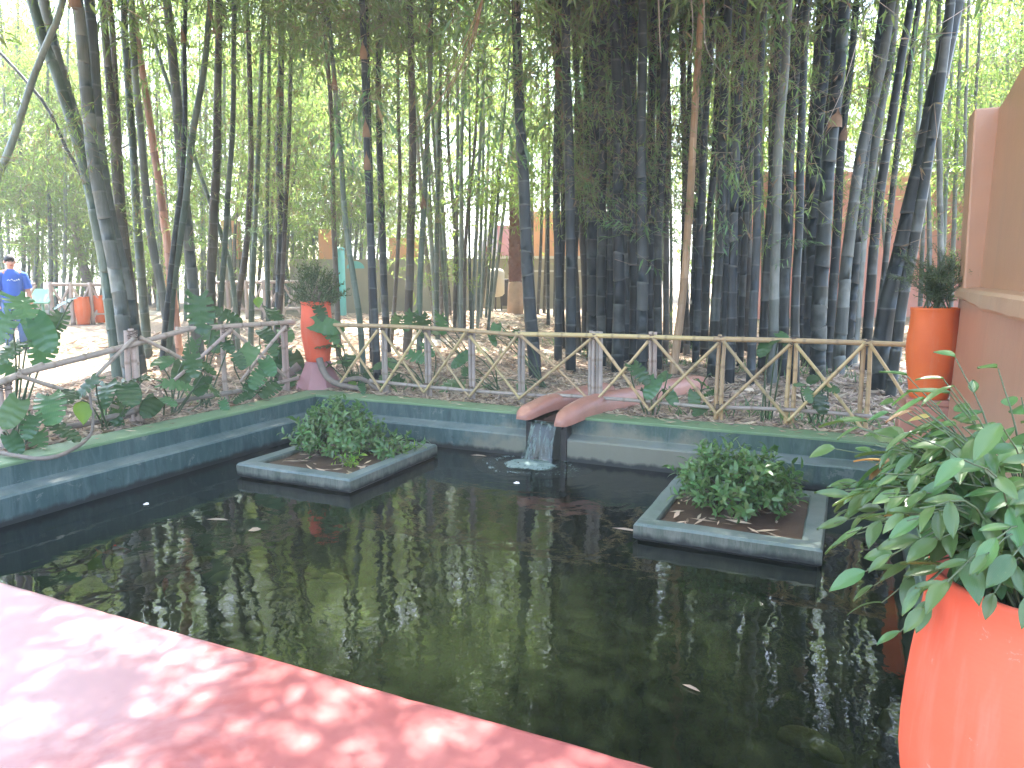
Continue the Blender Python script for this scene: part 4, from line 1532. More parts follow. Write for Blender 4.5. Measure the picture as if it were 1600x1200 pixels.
def spray_mesh(name, seed, n_twigs, spread, leaves, L, W, mats, droop=0.35, two=False, vert=0.6, twig_r=0.003, dry=0.0):
    r = random.Random(seed)
    b = MB()
    for _ in range(n_twigs):
        c = Vector((r.gauss(0, spread * .42), r.gauss(0, spread * .42), r.gauss(0, spread * .42 * vert)))
        d = rnd_dir(r)
        d.z = d.z * .4 - droop
        d.normalize()
        tl = r.uniform(.25, .5) * (L / .14) ** .5
        e = c + d * tl
        if twig_r: b.tube([c - d * .1, c.lerp(e, .5) + Vector((0, 0, .02)), e], [twig_r, twig_r * .8, twig_r * .4], 3, 1, None, False)
        for k in range(leaves):
            t = (k + 1) / leaves
            q = c.lerp(e, t)
            side = rnd_dir(r)
            ld = (d * .8 + side * .9 + Vector((0, 0, -.35 * r.random()))).normalized()
            ll = L * r.uniform(.65, 1.2)
            nn = Vector((r.gauss(0, .4), r.gauss(0, .4), 1))
            lance(b, q, ld, nn, ll, W * r.uniform(.8, 1.2), 2 if r.random() < dry else 0, two)
    return b.mesh(name, mats)


NEAR = [spray_mesh('foliage', 20 + i, 9, 0.5, 7, 0.21, 0.0155, [M['leaf_near'], M['twig'], M['leaf_dry']], dry=.05) for i in range(5)]
HANG = [spray_mesh('foliage', 40 + i, 26, 0.75, 7, 0.14, 0.010, [M['leaf_bamboo'], M['twig'], M['leaf_dry']], 0.6, True, .9, .0035, .12) for i in range(5)]
CROWN = [spray_mesh('foliage', 60 + i, 60, 1.5, 8, 0.19, 0.017, [M['leaf_bamboo'], M['twig'], M['leaf_dry']], 0.35, True, .5, .004, .03) for i in range(5)]
FAR = [spray_mesh('foliage', 80 + i, 60, 1.5, 8, 0.19, 0.017, [M['leaf_far'], M['twig'], M['leaf_dry']], 0.35, True, .7, .004, .03) for i in range(5)]
TWIGS = []
for i in range(3):
    b = MB()
    r = random.Random(100 + i)
    for _ in range(16):
        c = Vector((r.gauss(0, .1), r.gauss(0, .1), r.gauss(0, .5)))
        d = rnd_dir(r); d.z = d.z * .3 + .3
        e = c + d.normalized() * r.uniform(.4, 1.0)
        b.tube([c, c.lerp(e, .5) + rnd_dir(r) * .06, e], [.005, .004, .002], 3, 0, None, False)
        if r.random() < .6:
            for _ in range(3): lance(b, e, rnd_dir(r) - Vector((0, 0, .7)), rnd_dir(r), .13, .009, 1, True)
    TWIGS.append(b.mesh('dry_twigs', [M['twig'], M['leaf_dry']]))

ORD = 'first second third fourth fifth sixth seventh eighth ninth tenth eleventh twelfth thirteenth fourteenth fifteenth sixteenth seventeenth eighteenth nineteenth twentieth'.split()
TENS = 'first second third fourth fifth sixth seventh eighth ninth'.split()
ORD += ['twenty-' + w for w in TENS] + ['thirtieth'] + ['thirty-' + w for w in TENS] + ['fortieth'] + ['forty-' + w for w in TENS]
fol_n = [0]


def to_px(p):
    v = p - EYE
    z = v.dot(FV)
    return (800 + FPX * v.dot(RV) / z, 600 - FPX * v.dot(UV) / z, v.dot(FH)) if z > .1 else (-9999, 0, 0)


HOLES = [(-6.6, 12.7, 2.3, 1.1), (-3.6, 12.9, 2.2, 1.1), (-.6, 13.2, 2.0, 1.1), (2.6, 13.6, 2.6, 1.3), (-10.0, 15.5, 2.8, 1.5), (-4.5, 17, 3, 2.0), (-15, 13.5, 2.5, 1.4)]   # breaks in the leaf roof: x, y, half-widths of the sunlit patch
OPEN = [(745, 330, 1000, 500), (1340, 270, 1520, 500), (-40, 390, 60, 500), (340, 345, 372, 410), (500, 380, 580, 500)]     # open views kept free of far leaves


def foliage(culm, p, kind, s=1.0, name='foliage'):
    x, y, D = to_px(p)
    m = .3 * s * FPX / max(D, 1)
    if p.z > 2.4 and kind is not NEAR:
        h = sun_hit(p)
        if any(math.hypot((h.x - hx) / ha, (h.y - hy) / hb) < 1 for hx, hy, ha, hb in HOLES): return None
    if D > 12.5 and any(x0 - m < x < x1 + m and y0 - m < y < y1 + m for x0, y0, x1, y1 in OPEN): return None
    me = kind[fol_n[0] % len(kind)]
    fol_n[0] += 1
    r = random.random
    m = Matrix.Translation(p) @ Euler((random.uniform(-.3, .3), random.uniform(-.3, .3), r() * 6.28)).to_matrix().to_4x4() @ Matrix.Scale(s * random.uniform(.85, 1.15), 4)
    o = inst(name, me, culm, m)
    o['kind'] = 'stuff'
    return o


# ================================================================ BAMBOO
def culm(path, r0, r1, mat, label, group, inter=0.36, sides=9, fine=True, base_black=False):
    pts, L = spline(path, max(24, int(30)))
    n = max(3, int(L / inter))
    P, rad, at, sg = [], [], [], []
    inter *= random.uniform(.8, 1.25)
    n = max(3, int(L / inter))
    steps = ((0.0, 1.06, 1.0), (0.03, 1.0, 0.2), (0.5, .985, 0.0), (0.94, .99, .03), (0.975, 1.0, .75)) if fine else ((0.0, 1.06, 1.0), (0.10, 1.0, .1), (0.9, .99, .25))
    for i in range(n):
        sv, off, kr = random.random(), Vector((random.gauss(0, 1), random.gauss(0, 1), 0)) * (r0 * .03), random.uniform(.98, 1.02)
        for f, k, w in steps:
            t = (i + f) / n
            sg.append(sv)
            k *= kr
            t2 = t * (len(pts) - 1)
            j = min(len(pts) - 2, int(t2))
            P.append(pts[j].lerp(pts[j + 1], t2 - j) + off)
            rad.append((r0 + (r1 - r0) * t ** 1.2) * k)
            at.append(w)
    b = MB()
    b.tube(P, rad, sides, 0, at)
    b.seg = [v for v in sg for _ in range(sides)]
    base = Vector(path[0])
    t = empty('bamboo', base)
    tag(t, label, 'bamboo', group)
    b.build('culm', mat, t, att=True)
    t['_r'] = r0
    return t, P


CANOPY = []                                   # (world point) list of crown clusters, for thinning above the deck


def sun_hit(p, z=0.0):                        # where the shade of p falls on level z
    k = (p.z - z) / to_sun.z
    return p - to_sun * k


def px_culm(px, w, mat, label, group, H=9.5, arch=1.0, lean=0.0, D=None, fine=True, ext=True):
    bx, by = px[-1]
    base = on_ground(bx, by)
    if D is not None:
        base = at_dist(bx, by, D)
    base.z = ground_z(base.x, base.y) - 0.12
    D = lvl(base)
    r = w * (D / math.cos(PITCH)) / FPX / 2
    path = [base]
    q = list(reversed(px))[1:]
    for i, (x, y) in enumerate(q):
        p = at_dist(x, y, D + lean * max(0.0, (by - y) / 600.0))
        if p.z > path[-1].z + 0.15: path.append(p)
    top = path[-1]
    if ext and top.z < H:                     # carry on above the frame, arching over
        d = (path[-1] - path[max(0, len(path) - 3)])
        d = Vector((d.x / max(.1, d.z), d.y / max(.1, d.z), 1))
        out = Vector((d.x * .6, d.y * .6, 0)) - FH * (0.22 * arch) + Vector((random.uniform(-.15, .15), random.uniform(-.15, .15), 0))
        z, p = top.z, top.copy()
        steps = 5
        for k in range(steps):
            dz = (H - top.z) / steps * (1.0 - 0.11 * k * arch)
            p = p + Vector((d.x * .5, d.y * .5, 1)) * dz + out * dz * (0.35 + .38 * k) * .55
            path.append(p.copy())
    t, P = culm(path, r, r * .45, mat, label, group, fine=fine)
    return t, P, D


def crown(t, P, H0, n, kind, s=1.0, thin=True, spread=1.0):
    hi = [p for p in P if p.z > H0]
    if not hi: return
    for k in range(n):
        p = random.choice(hi) + Vector((random.gauss(0, .75), random.gauss(0, .75), random.gauss(0, .35))) * spread
        if thin:
            h = sun_hit(p)
            # holes in the crown: sunlight reaches the terrace and parts of the path through them
            if any(math.hypot((h.x - x) / a, (h.y - y) / b_) < 1 for x, y, a, b_ in HOLES): continue
        foliage(t, p, kind, s)



CL = {
    'left': 'in the clump behind the left fence',
    'mid': 'in the clump beside the teal bin',
    'centre': 'in the clump behind the spout',
    'tanside': 'in the clump beside the tan cane',
    'right': 'in the clump by the orange jar',
}
FRONT = []


def add_front(cl, items):
    items = sorted(items, key=lambda it: it[0][-1][0])
    for i, (px, w, mat, *rest) in enumerate(items):
        thick = 'thick' if w >= 19 else ('slender' if w <= 10 else 'medium')
        hue = {'culm_dark': 'dark blue-green', 'culm_black': 'blackish green', 'culm_grey': 'grey', 'culm_green': 'green', 'culm_brown': 'brownish', 'culm_tan': 'tan dry', 'culm_pale': 'pale green'}[mat]
        if mat == 'culm_tan': lab = 'tan dry dead cane, the only one ' + CL[cl]
        else: lab = '%s %s cane, %s from left %s' % (thick, hue, ORD[i], CL[cl])
        H = random.uniform(8.5, 11.0)
        t, P, D = px_culm(px, w, M[mat], lab, 'bamboo canes ' + CL[cl], H=H, arch=random.uniform(.6, 1.3), lean=random.uniform(-.5, .4))
        FRONT.append((cl, t, P, D, w, mat))


add_front('left', [
    ([(45, -20), (67, 60), (88, 115), (130, 250), (152, 350), (170, 450), (186, 590)], 21, 'culm_green'),
    ([(64, -20), (80, 55), (95, 110), (118, 190), (140, 270), (160, 360), (178, 470), (194, 575)], 20, 'culm_grey'),
    ([(118, -20), (128, 60), (136, 150), (146, 250), (165, 350), (185, 450), (205, 594)], 22, 'culm_grey'),
    ([(138, -20), (146, 80), (150, 160), (158, 250), (172, 340), (196, 440), (222, 586)], 20, 'culm_grey'),
    ([(158, -20), (165, 60), (173, 150), (180, 250), (188, 340), (197, 430), (214, 570)], 15, 'culm_brown'),
    ([(170, -20), (176, 60), (181, 150), (186, 250), (192, 340), (203, 430), (219, 565)], 12, 'culm_brown'),
    ([(192, -20), (196, 60), (202, 150), (209, 250), (217, 380), (232, 560)], 14, 'culm_green'),
    ([(203, -20), (211, 110), (219, 190), (228, 300), (238, 380), (256, 470), (271, 570)], 14, 'culm_grey'),
    ([(198, -20), (213, 50), (222, 110), (233, 180), (240, 230), (252, 310), (262, 390), (281, 560)], 13, 'culm_tan'),
    ([(258, -20), (266, 50), (274, 130), (281, 220), (287, 300), (297, 400), (312, 566)], 18, 'culm_grey'),
    ([(290, -20), (288, 80), (289, 180), (284, 280), (272, 380), (262, 470), (250, 576)], 9, 'culm_black'),
    ([(330, -20), (320, 100), (308, 170), (298, 230), (288, 330), (270, 450), (260, 570)], 12, 'culm_green'),
    ([(342, -20), (340, 150), (338, 250), (333, 350), (330, 450), (331, 556)], 15, 'culm_brown'),
    ([(366, -20), (364, 180), (358, 280), (352, 370), (345, 470), (343, 556)], 9, 'culm_green'),
    ([(215, -20), (262, 130), (290, 200), (312, 270), (340, 350), (362, 430), (373, 550)], 8, 'culm_green'),
    ([(385, -20), (390, 120), (392, 250), (385, 380), (372, 470), (366, 545)], 10, 'culm_brown'),
    ([(-14, 65), (35, 120), (75, 170), (105, 235), (125, 270), (150, 330), (172, 430), (188, 560)], 7, 'culm_black'),
    ([(95, 15), (62, 95), (42, 150), (15, 235), (-10, 290), (-60, 420), (-95, 600)], 13, 'culm_pale'),
])
add_front('mid', [
    ([(413, -20), (408, 120), (403, 250), (398, 360), (393, 480), (391, 545)], 9, 'culm_green'),
    ([(440, -20), (438, 150), (436, 250), (440, 330), (437, 430), (432, 538)], 13, 'culm_black'),
    ([(420, -20), (420, 170), (417, 330), (419, 530)], 8, 'culm_green'),
    ([(456, -20), (452, 200), (446, 330), (440, 450), (428, 545)], 8, 'culm_brown'),
    ([(505, 20), (516, 150), (520, 250), (521, 340), (527, 480), (529, 560)], 9, 'culm_brown'),
    ([(527, 180), (533, 250), (540, 350), (553, 440), (562, 500), (569, 590)], 10, 'culm_green'),
    ([(565, -20), (568, 60), (572, 180), (577, 320), (583, 450), (590, 600)], 13, 'culm_dark'),
    ([(571, -20), (574, 140), (577, 240), (580, 400), (583, 566)], 12, 'culm_dark'),
    ([(596, -20), (591, 100), (592, 200), (597, 350), (600, 450), (606, 550)], 12, 'culm_dark'),
    ([(640, -20), (643, 120), (645, 250), (642, 350), (640, 440), (635, 554)], 14, 'culm_brown'),
    ([(674, -20), (672, 120), (667, 220), (662, 330), (656, 450), (655, 560)], 10, 'culm_green'),
    ([(622, -20), (622, 150), (625, 300), (620, 420), (610, 540)], 7, 'culm_brown'),
    ([(690, -20), (688, 120), (685, 260), (682, 400), (684, 530)], 8, 'culm_green'),
])
rr = random.Random(77)


def quick(bx, by, tx, w, mat, bow=0):
    xs = []
    for k in range(6):
        f = k / 5
        xs.append((tx + (bx - tx) * f + bow * math.sin(PI * f) + (rr.uniform(-2.5, 2.5) if 0 < k < 5 else 0), -20 + (by + 20) * f))
    return (xs, w, mat)


add_front('centre', [
    ([(806, -20), (808, 80), (812, 180), (818, 280), (822, 380), (828, 480), (838, 594)], 21, 'culm_dark'),
    quick(872, 562, 872, 13, 'culm_dark', -1), quick(892, 582, 884, 17, 'culm_dark', 2),
    quick(904, 552, 858, 11, 'culm_brown', 5),
    quick(913, 548, 895, 9, 'culm_brown', 4), quick(928, 560, 928, 22, 'culm_dark'), quick(941, 575, 946, 15, 'culm_black', -3),
    quick(950, 560, 968, 12, 'culm_dark'), quick(964, 582, 958, 20, 'culm_dark', 6), quick(978, 566, 985, 18, 'culm_dark'), quick(990, 575, 974, 15, 'culm_black', 4),
    quick(1002, 588, 1004, 19, 'culm_dark'), quick(1015, 566, 1022, 15, 'culm_dark'), quick(920, 545, 912, 13, 'culm_black'), quick(935, 548, 938, 14, 'culm_black'), quick(947, 545, 957, 13, 'culm_dark'), quick(957, 548, 948, 12, 'culm_black', 3), quick(970, 547, 976, 14, 'culm_black'), quick(985, 549, 994, 13, 'culm_dark'), quick(997, 546, 988, 12, 'culm_black'), quick(1008, 548, 1018, 14, 'culm_black'), quick(1021, 545, 1034, 12, 'culm_dark'), quick(880, 545, 868, 9, 'culm_black', 3), quick(898, 540, 904, 10, 'culm_black'), quick(1028, 580, 1044, 14, 'culm_black', -3), quick(1040, 562, 1046, 10, 'culm_brown'),
])
add_front('tanside', [
    ([(1098, -20), (1093, 60), (1085, 180), (1077, 330), (1068, 450), (1050, 588)], 13, 'culm_tan'),
    quick(1062, 552, 1082, 9, 'culm_black'), quick(1074, 556, 1062, 10, 'culm_brown', 3), quick(1087, 570, 1116, 12, 'culm_dark', -3), quick(1100, 560, 1130, 13, 'culm_black'), quick(1112, 592, 1140, 16, 'culm_black', 2),
    quick(1127, 570, 1152, 12, 'culm_dark'), quick(1140, 602, 1163, 15, 'culm_dark', -3), quick(1156, 575, 1176, 11, 'culm_black'), quick(1066, 542, 1070, 10, 'culm_black'), quick(1080, 545, 1096, 12, 'culm_black'), quick(1094, 546, 1104, 11, 'culm_brown'), quick(1120, 548, 1138, 12, 'culm_dark'), quick(1147, 550, 1170, 13, 'culm_black'), quick(1164, 548, 1184, 12, 'culm_brown'), quick(1198, 556, 1212, 12, 'culm_black'), quick(1214, 560, 1240, 12, 'culm_dark'), quick(1172, 604, 1196, 14, 'culm_dark'),
    quick(1190, 585, 1218, 14, 'culm_black', 3), quick(1206, 600, 1232, 16, 'culm_grey', -4),
])
add_front('right', [
    quick(1224, 592, 1254, 18, 'culm_black', -6), quick(1243, 602, 1262, 14, 'culm_black', -4), quick(1262, 575, 1296, 22, 'culm_black', -4), quick(1277, 592, 1322, 25, 'culm_black', -5), quick(1292, 578, 1340, 15, 'culm_black', -4),
    ([(1396, -20), (1380, 90), (1362, 170), (1345, 240), (1333, 330), (1322, 420), (1309, 586)], 19, 'culm_grey'),
    quick(1323, 575, 1384, 17, 'culm_black', -8), 
    ([(1402, -20), (1392, 90), (1376, 170), (1362, 260), (1350, 350), (1342, 430), (1332, 570)], 16, 'culm_grey'),
    quick(1350, 580, 1428, 16, 'culm_black', -10), quick(1270, 558, 1310, 20, 'culm_black', -4), quick(1250, 560, 1284, 14, 'culm_black', -3), quick(1364, 566, 1440, 10, 'culm_black', -4),
    ([(1498, -20), (1488, 30), (1466, 130), (1446, 230), (1422, 330), (1404, 410), (1382, 500), (1372, 612)], 29, 'culm_black'),
    ([(1478, 60), (1460, 190), (1445, 280), (1428, 380), (1410, 470), (1390, 622)], 17, 'culm_black'),
    quick(1404, 560, 1452, 9, 'culm_pale', 0),
])

# ---- crowns and hanging sprays of the front clumps
for cl, t, P, D, w, mat in FRONT:
    if mat == 'culm_tan': continue
    crown(t, P, {'left': 6.9, 'mid': 6.4}.get(cl, 6.5), {'left': 4, 'mid': 8}.get(cl, 6) if w > 9 else 3, CROWN, 1.0, thin=False)
    lo = [p for p in P if 2.6 < p.z < 5.6]
    dens = {'left': 1, 'mid': 4, 'centre': 3, 'tanside': 2, 'right': 1}[cl]
    for _ in range(dens):
        if lo and random.random() < .85:
            p = random.choice(lo)
            foliage(t, p + Vector((random.gauss(0, .25), random.gauss(0, .25), 0)) - FH * random.uniform(0, .45), HANG, random.uniform(.7, 1.0))
    if random.random() < .6 and lo and cl != 'left':
        foliage(t, random.choice(lo), TWIGS, random.uniform(.7, 1.1), 'dry_twigs')

# single bright sprays that hang in front of the canes: pixel, size, nearest clump
SPR = [(840, 120, .8), (985, 180, .7), (1085, 300, .5), (1030, 250, .6), (900, 290, .7), (945, 90, .8), (1160, 60, .7), (1200, 20, .7), (1090, 20, .7), (1250, 30, .6), (610, 320, .5), (530, 190, .7), (670, 150, .8), (750, 130, .8), (620, 10, 1.0), (520, 10, .9), (760, 0, .9), (350, 30, .7), (440, 40, .8), (960, 330, .5), (930, 310, .75), (1000, 360, .7), (975, 395, .6), (960, 250, .6), (1060, 190, .75), (905, 210, .8), (930, 150, .8), (860, 190, .8), (1150, 330, .6), (1140, 270, .5), (1275, 222, .55), (1420, 70, .7),
       (1235, 380, .45), (1240, 100, .5), (780, 190, .8), (720, 60, .9), (800, 40, .9), (660, 210, .7), (610, 190, .7), (560, 150, .8), (500, 60, .8), (480, 250, .6), (450, 130, .7), (640, 90, .9), (870, 60, .9), (1040, 60, .8), (1130, 90, .8),
       (1330, 40, .6), (760, 260, .6), (890, 360, .5), (700, 250, .7), (540, 260, .6), (310, 370, .4), (395, 360, .5), (250, 205, .5), (1010, 130, .7), (1180, 180, .6), (880, 20, 1.0), (960, 30, 1.0), (590, 40, .9), (700, 130, .9)]
for x, y, s in SPR:
    best = min((f for f in FRONT if f[5] != 'culm_tan'), key=lambda f: min((p - at_dist(x, y, f[3])).length for p in f[2]))
    p = at_dist(x, y, best[3] - random.uniform(.25, .8))
    foliage(best[1], p, NEAR, s * 1.3)
    b = MB()                                  # the branch that carries it
    q = min(best[2], key=lambda c: (c - p).length + (0 if c.z > p.z else .4))
    b.tube([q, q.lerp(p, .5) + Vector((0, 0, .12)), p + Vector((0, 0, .04))], [.007, .005, .003], 5)
    b.build('branch', M['twig'], best[1])

# dry stalks and a torn branch hanging in front (they hang loose, so each is a thing)
for pts, D, r, lab in (([(757, -10), (735, 60), (700, 130), (640, 200)], 9.0, .006, 'bundle of dry straw stalks hanging at top centre'),
                       ([(1029, -5), (1031, 60), (1033, 95)], 9, .008, 'dry stalk hanging straight at top, right of centre'),
                       ([(1080, -10), (1082, 60), (1068, 130)], 9, .006, 'dry twig hanging left of the tan dead cane'),
                       ([(1100, -5), (1104, 75), (1140, 130)], 9, .006, 'bent dry twig hanging right of the tan dead cane'),
                       ([(1365, -5), (1345, 45), (1320, 130), (1285, 210)], 9, .006, 'thin drooping stalk hanging before the thick right clump'),
                       ([(1345, 45), (1348, 75), (1375, 90), (1390, 95)], 9, .006, 'kinked dry twig at top of the thick right clump'),
                       ([(1520, 5), (1490, 25), (1465, 40)], 9, .007, 'straw coloured leaf stalk at top left of the terracotta wall')):
    w3 = [at_dist(x, y, D) for x, y in pts]
    b = MB()
    sp, _ = spline(w3, 14)
    nst = 7 if 'bundle' in lab else 1
    for k in range(nst):
        off = Vector((random.gauss(0, .05), random.gauss(0, .05), random.gauss(0, .05))) if nst > 1 else Vector((0, 0, 0))
        b.tube([p + off * (i / 13) * 3.2 for i, p in enumerate(sp)], [r * (1 - .6 * i / 13) for i in range(14)], 5)
    o = b.build('dry_stalk', M['rail_grey'] if nst == 1 else M['sheath'], None, w3[0])
    tag(o, lab, 'dry stalk')

# sheaths: papery tan scraps clasping the canes
def sheath(x, y, cl, L=.28):
    best = min((f for f in FRONT if f[0] == cl), key=lambda f: min((p - at_dist(x, y, f[3])).length for p in f[2]))
    q = min(best[2], key=lambda c: (c - at_dist(x, y, best[3])).length)
    r = best[4] * best[3] / FPX / 2 * 1.12
    b = MB()
    vs_, fs = [], []
    a0 = math.atan2(-FH.y, -FH.x) - .9
    for i in range(6):
        for k in range(6):
            f = i / 5
            a = a0 + .9 + 1.8 * (k / 5 - .5) * (1 - .85 * f ** 1.5)
            rr_ = r * (1.03 + .25 * f * f)
            vs_.append(q + Vector((math.cos(a) * rr_, math.sin(a) * rr_, L * f * (1 - .35 * abs(k - 2.5) / 2.5 * f))))
    for i in range(5):
        for k in range(5): fs.append((i * 6 + k, i * 6 + k + 1, i * 6 + k + 7, i * 6 + k + 6))
    b.add(vs_, fs, 0, None, True)
    b.build('sheath', M['sheath'], best[1])


for x, y, cl in ((575, 210, 'mid'), (572, 260, 'mid'), (640, 120, 'mid'), (515, 130, 'mid'), (560, 90, 'mid'), (1320, 205, 'right'), (1325, 215, 'right'), (345, 60, 'left'), (275, 65, 'left'), (120, 15, 'left'), (905, 180, 'centre'), (868, 130, 'centre'), (650, 330, 'mid'), (452, 150, 'mid')):
    sheath(x, y, cl)

# ---- thin canes further back, in fanning thickets
def thicket(name, label, specs, mat, kind, fol, H=(8.0, 11.0), crowns=5, fs=1.0, low=3, hz=3.0):
    out = []
    for oi, (bx, by, tx, w) in enumerate(sorted(specs)):
        D = lvl(on_ground(bx, by))
        px = [(tx + (bx - tx) * f + 6 * math.sin(PI * f) * rr.uniform(-1, 1), 60 + (by - 60) * f) for f in (0, .35, .7, 1)]
        m = mat if isinstance(mat, str) else rr.choice(mat)
        t, P, D = px_culm(px, w, M[m], label % ORD[oi], 'thin canes ' + name, H=rr.uniform(*H), arch=rr.uniform(-.6, .8), lean=rr.uniform(-.6, .6), fine=False)
        for c in range(crowns):
            hi = [p for p in P if p.z > hz]
            if hi: foliage(t, rr.choice(hi) + Vector((rr.gauss(0, .7), rr.gauss(0, .7), rr.gauss(0, .5))), kind, fs)
        for c in range(low):
            lo = [p for p in P if hz * .55 < p.z < 4.5]
            if lo and rr.random() < fol: foliage(t, rr.choice(lo) + Vector((rr.gauss(0, .4), rr.gauss(0, .4), 0)), kind, fs * .75)


def fan(cx, by0, by1, n, half, spread, w0, w1):
    res = []
    for i in range(n):
        u = -1 + 2 * (i + .5) / n
        res.append((cx + half * u + rr.uniform(-4, 4), rr.uniform(by0, by1), cx + spread * u + rr.uniform(-14, 14), rr.uniform(w0, w1)))
    return res


thicket('behind the fence centre', 'thin fanning cane, %s from left in the thicket between teal bin and palm', fan(722, 488, 520, 20, 46, 92, 4.5, 7.5), ['culm_green', 'culm_pale', 'culm_brown'], FAR, .6)
thicket('at far left', 'thin pale cane, %s from left in the thicket behind the man in blue', fan(60, 470, 500, 18, 95, 150, 4, 7), ['culm_pale', 'culm_green'], FAR, .7)
thicket('behind the left clump', 'thin cane, %s from left in the thicket behind the left leaning clump', fan(330, 476, 505, 22, 120, 150, 4, 6.5), ['culm_pale', 'culm_green', 'culm_brown'], FAR, .6)
thicket('behind the teal bin', 'thin cane, %s from left in the thicket behind coral jar and teal bin', fan(500, 470, 492, 16, 85, 110, 3.5, 6), ['culm_pale', 'culm_green'], FAR, .7)
thicket('before the orange building', 'thin dark cane, %s from left before the orange building', fan(860, 488, 505, 9, 40, 60, 4.5, 6.5), ['culm_black', 'culm_brown'], FAR, .4)
thicket('behind the dark clump', 'thin cane, %s from left glimpsed far behind the dense dark clumps', fan(1060, 492, 520, 22, 170, 190, 5, 8), ['culm_black', 'culm_brown', 'culm_green'], FAR, .12)
thicket('before the salmon wall', 'slim shiny cane, %s from left before the salmon wall', [(1436, 520, 1452, 7), (1448, 545, 1450, 8), (1464, 530, 1490, 7), (1470, 545, 1466, 10), (1484, 530, 1502, 7), (1496, 520, 1530, 6), (1352, 520, 1386, 7), (1400, 515, 1350, 6), (1506, 540, 1512, 6)], ['culm_pale', 'culm_grey'], FAR, .5)
thicket('behind the right wall', 'slim cane, %s from left rising behind the terracotta wall', [(1540 + 14 * i, 500, 1530 + 22 * i, 5 + i % 3) for i in range(9)], ['culm_pale', 'culm_black'], FAR, .8)

# ---- unseen bamboo added on the near left so its crowns shade pool and terrace
SHADE = [(-9.2, 2.2), (-9.8, 3.6), (-9.0, 4.6), (-10.4, 1.0), (-9.6, 5.6), (-10.6, 4.2), (-8.8, 6.4), (-9.9, -0.6), (-10.5, -1.8)]
for i, (x, y) in enumerate(SHADE):
    base = Vector((x, y, ground_z(x, y) - .1))
    tx, ty = rr.uniform(2.5, 5.2), rr.uniform(-.6, 1.0)
    H = rr.uniform(8.5, 10.5)
    path = [base, base + Vector((.1, 0, 2.5)), base + Vector((tx * .22, ty * .3, 5.2)), base + Vector((tx * .55, ty * .6, 7.6)), base + Vector((tx, ty, H * .93))]
    if any(-30 < to_px(q)[0] < 1630 and -60 < to_px(q)[1] < 1260 for q in spline(path, 20)[0]): continue
    t, P = culm(path, .06, .02, M['culm_grey'], 'unseen arching grey cane added for shade left of the pool, %s from the deck' % ORD[sorted(SHADE, key=lambda q: abs(q[1])).index((x, y))], 'unseen bamboo canes added for shade', fine=False)
    crown(t, P, 5.0, 6, CROWN, 1.1, thin=False)
    FRONT.append(('shade', t, P, 9, 14, 'culm_grey'))

# ---- unseen leaf roof, clusters added along sun rays for shade, on limbs of tall canes
SPOTS = [on_plane(x, y, 0) for x, y in ((430, 1150), (285, 1000), (120, 1130))]
rc = random.Random(5)
tall = [(f, p) for f in FRONT if f[5] != 'culm_tan' for p in f[2][::3] if p.z > 4.8]
n_cov = 0
for k in range(1600):
    if n_cov >= 225: break
    tgt = Vector((rc.uniform(-8.6, 2.2) if k % 3 else rc.uniform(-6.5, 1.2), rc.uniform(-0.6, 9.0) if k % 3 else rc.uniform(-.8, 2.6), rc.choice((0, 0, 0, 1.2, 2.4))))
    hgt = rc.uniform(5.4, 7.8)
    if k % 7 == 0: tgt = Vector((rc.uniform(.7, 1.3), rc.uniform(3.0, 7.6), rc.uniform(.2, 2.8)))
    p = tgt + to_sun * ((hgt - tgt.z) / to_sun.z)
    if any((sun_hit(p) - s).length < (.62, .42, .4)[i_] for i_, s in enumerate(SPOTS)): continue
    f, q = min(tall, key=lambda fq: (fq[1] - p).length)
    L = (q - p).length
    if L > 6.5: continue
    n_cov += 1
    foliage(f[1], p, CROWN, rc.uniform(.9, 1.15))
    if L > .7:
        b = MB()
        b.tube([q, q.lerp(p, .5) + Vector((0, 0, .08 * L)), p], [.014, .010, .005], 5)
        b.build('branch', M['twig'], f[1])
# ================================================================ PLANTS
def broad_leaf(name, mat, L=1.0, W=.23, cup=.18, bend=.25, acum=.8, twist=0.0):
    b = MB()
    ts = (0, .08, .22, .42, .62, .8, .92, 1.0)
    vs_, fs = [], []
    for t in ts:
        w = W * (math.sin(PI * t ** acum) ** .85) if 0 < t < 1 else 0.004
        y = L * t
        z = -bend * L * t * t
        for u in (-1, -.5, 0, .5, 1):
            vs_.append((w * u, y, z + cup * W * abs(u) * 1.0 + twist * u * w * t))
    for i in range(len(ts) - 1):
        for k in range(4): fs.append((i * 5 + k, i * 5 + k + 1, i * 5 + k + 6, i * 5 + k + 5))
    b.add(vs_, fs, 0, None, True)
    return b.mesh(name, mat)


RUS = [broad_leaf('leaf', M['leaf_ruscus'], 1, w, c, bd, ac, tw) for w, c, bd, ac, tw in ((.21, .3, .22, .85, 0), (.24, .2, .35, .8, .2), (.2, .35, .1, .9, -.2), (.23, .15, .5, .8, .1), (.19, .3, .3, .95, 0))]
RUS_YEL = broad_leaf('leaf', leaf_mat('pot_plant_leaf_yellow', (0.30, 0.22, 0.07), 0.25, None, .4, .03, .3, obj=True, vein=True), 1, .2, .3, .3, .85, 0)
SHR = [broad_leaf('leaf', M['leaf_shrub'], 1, .2, .25, .3, .85)]


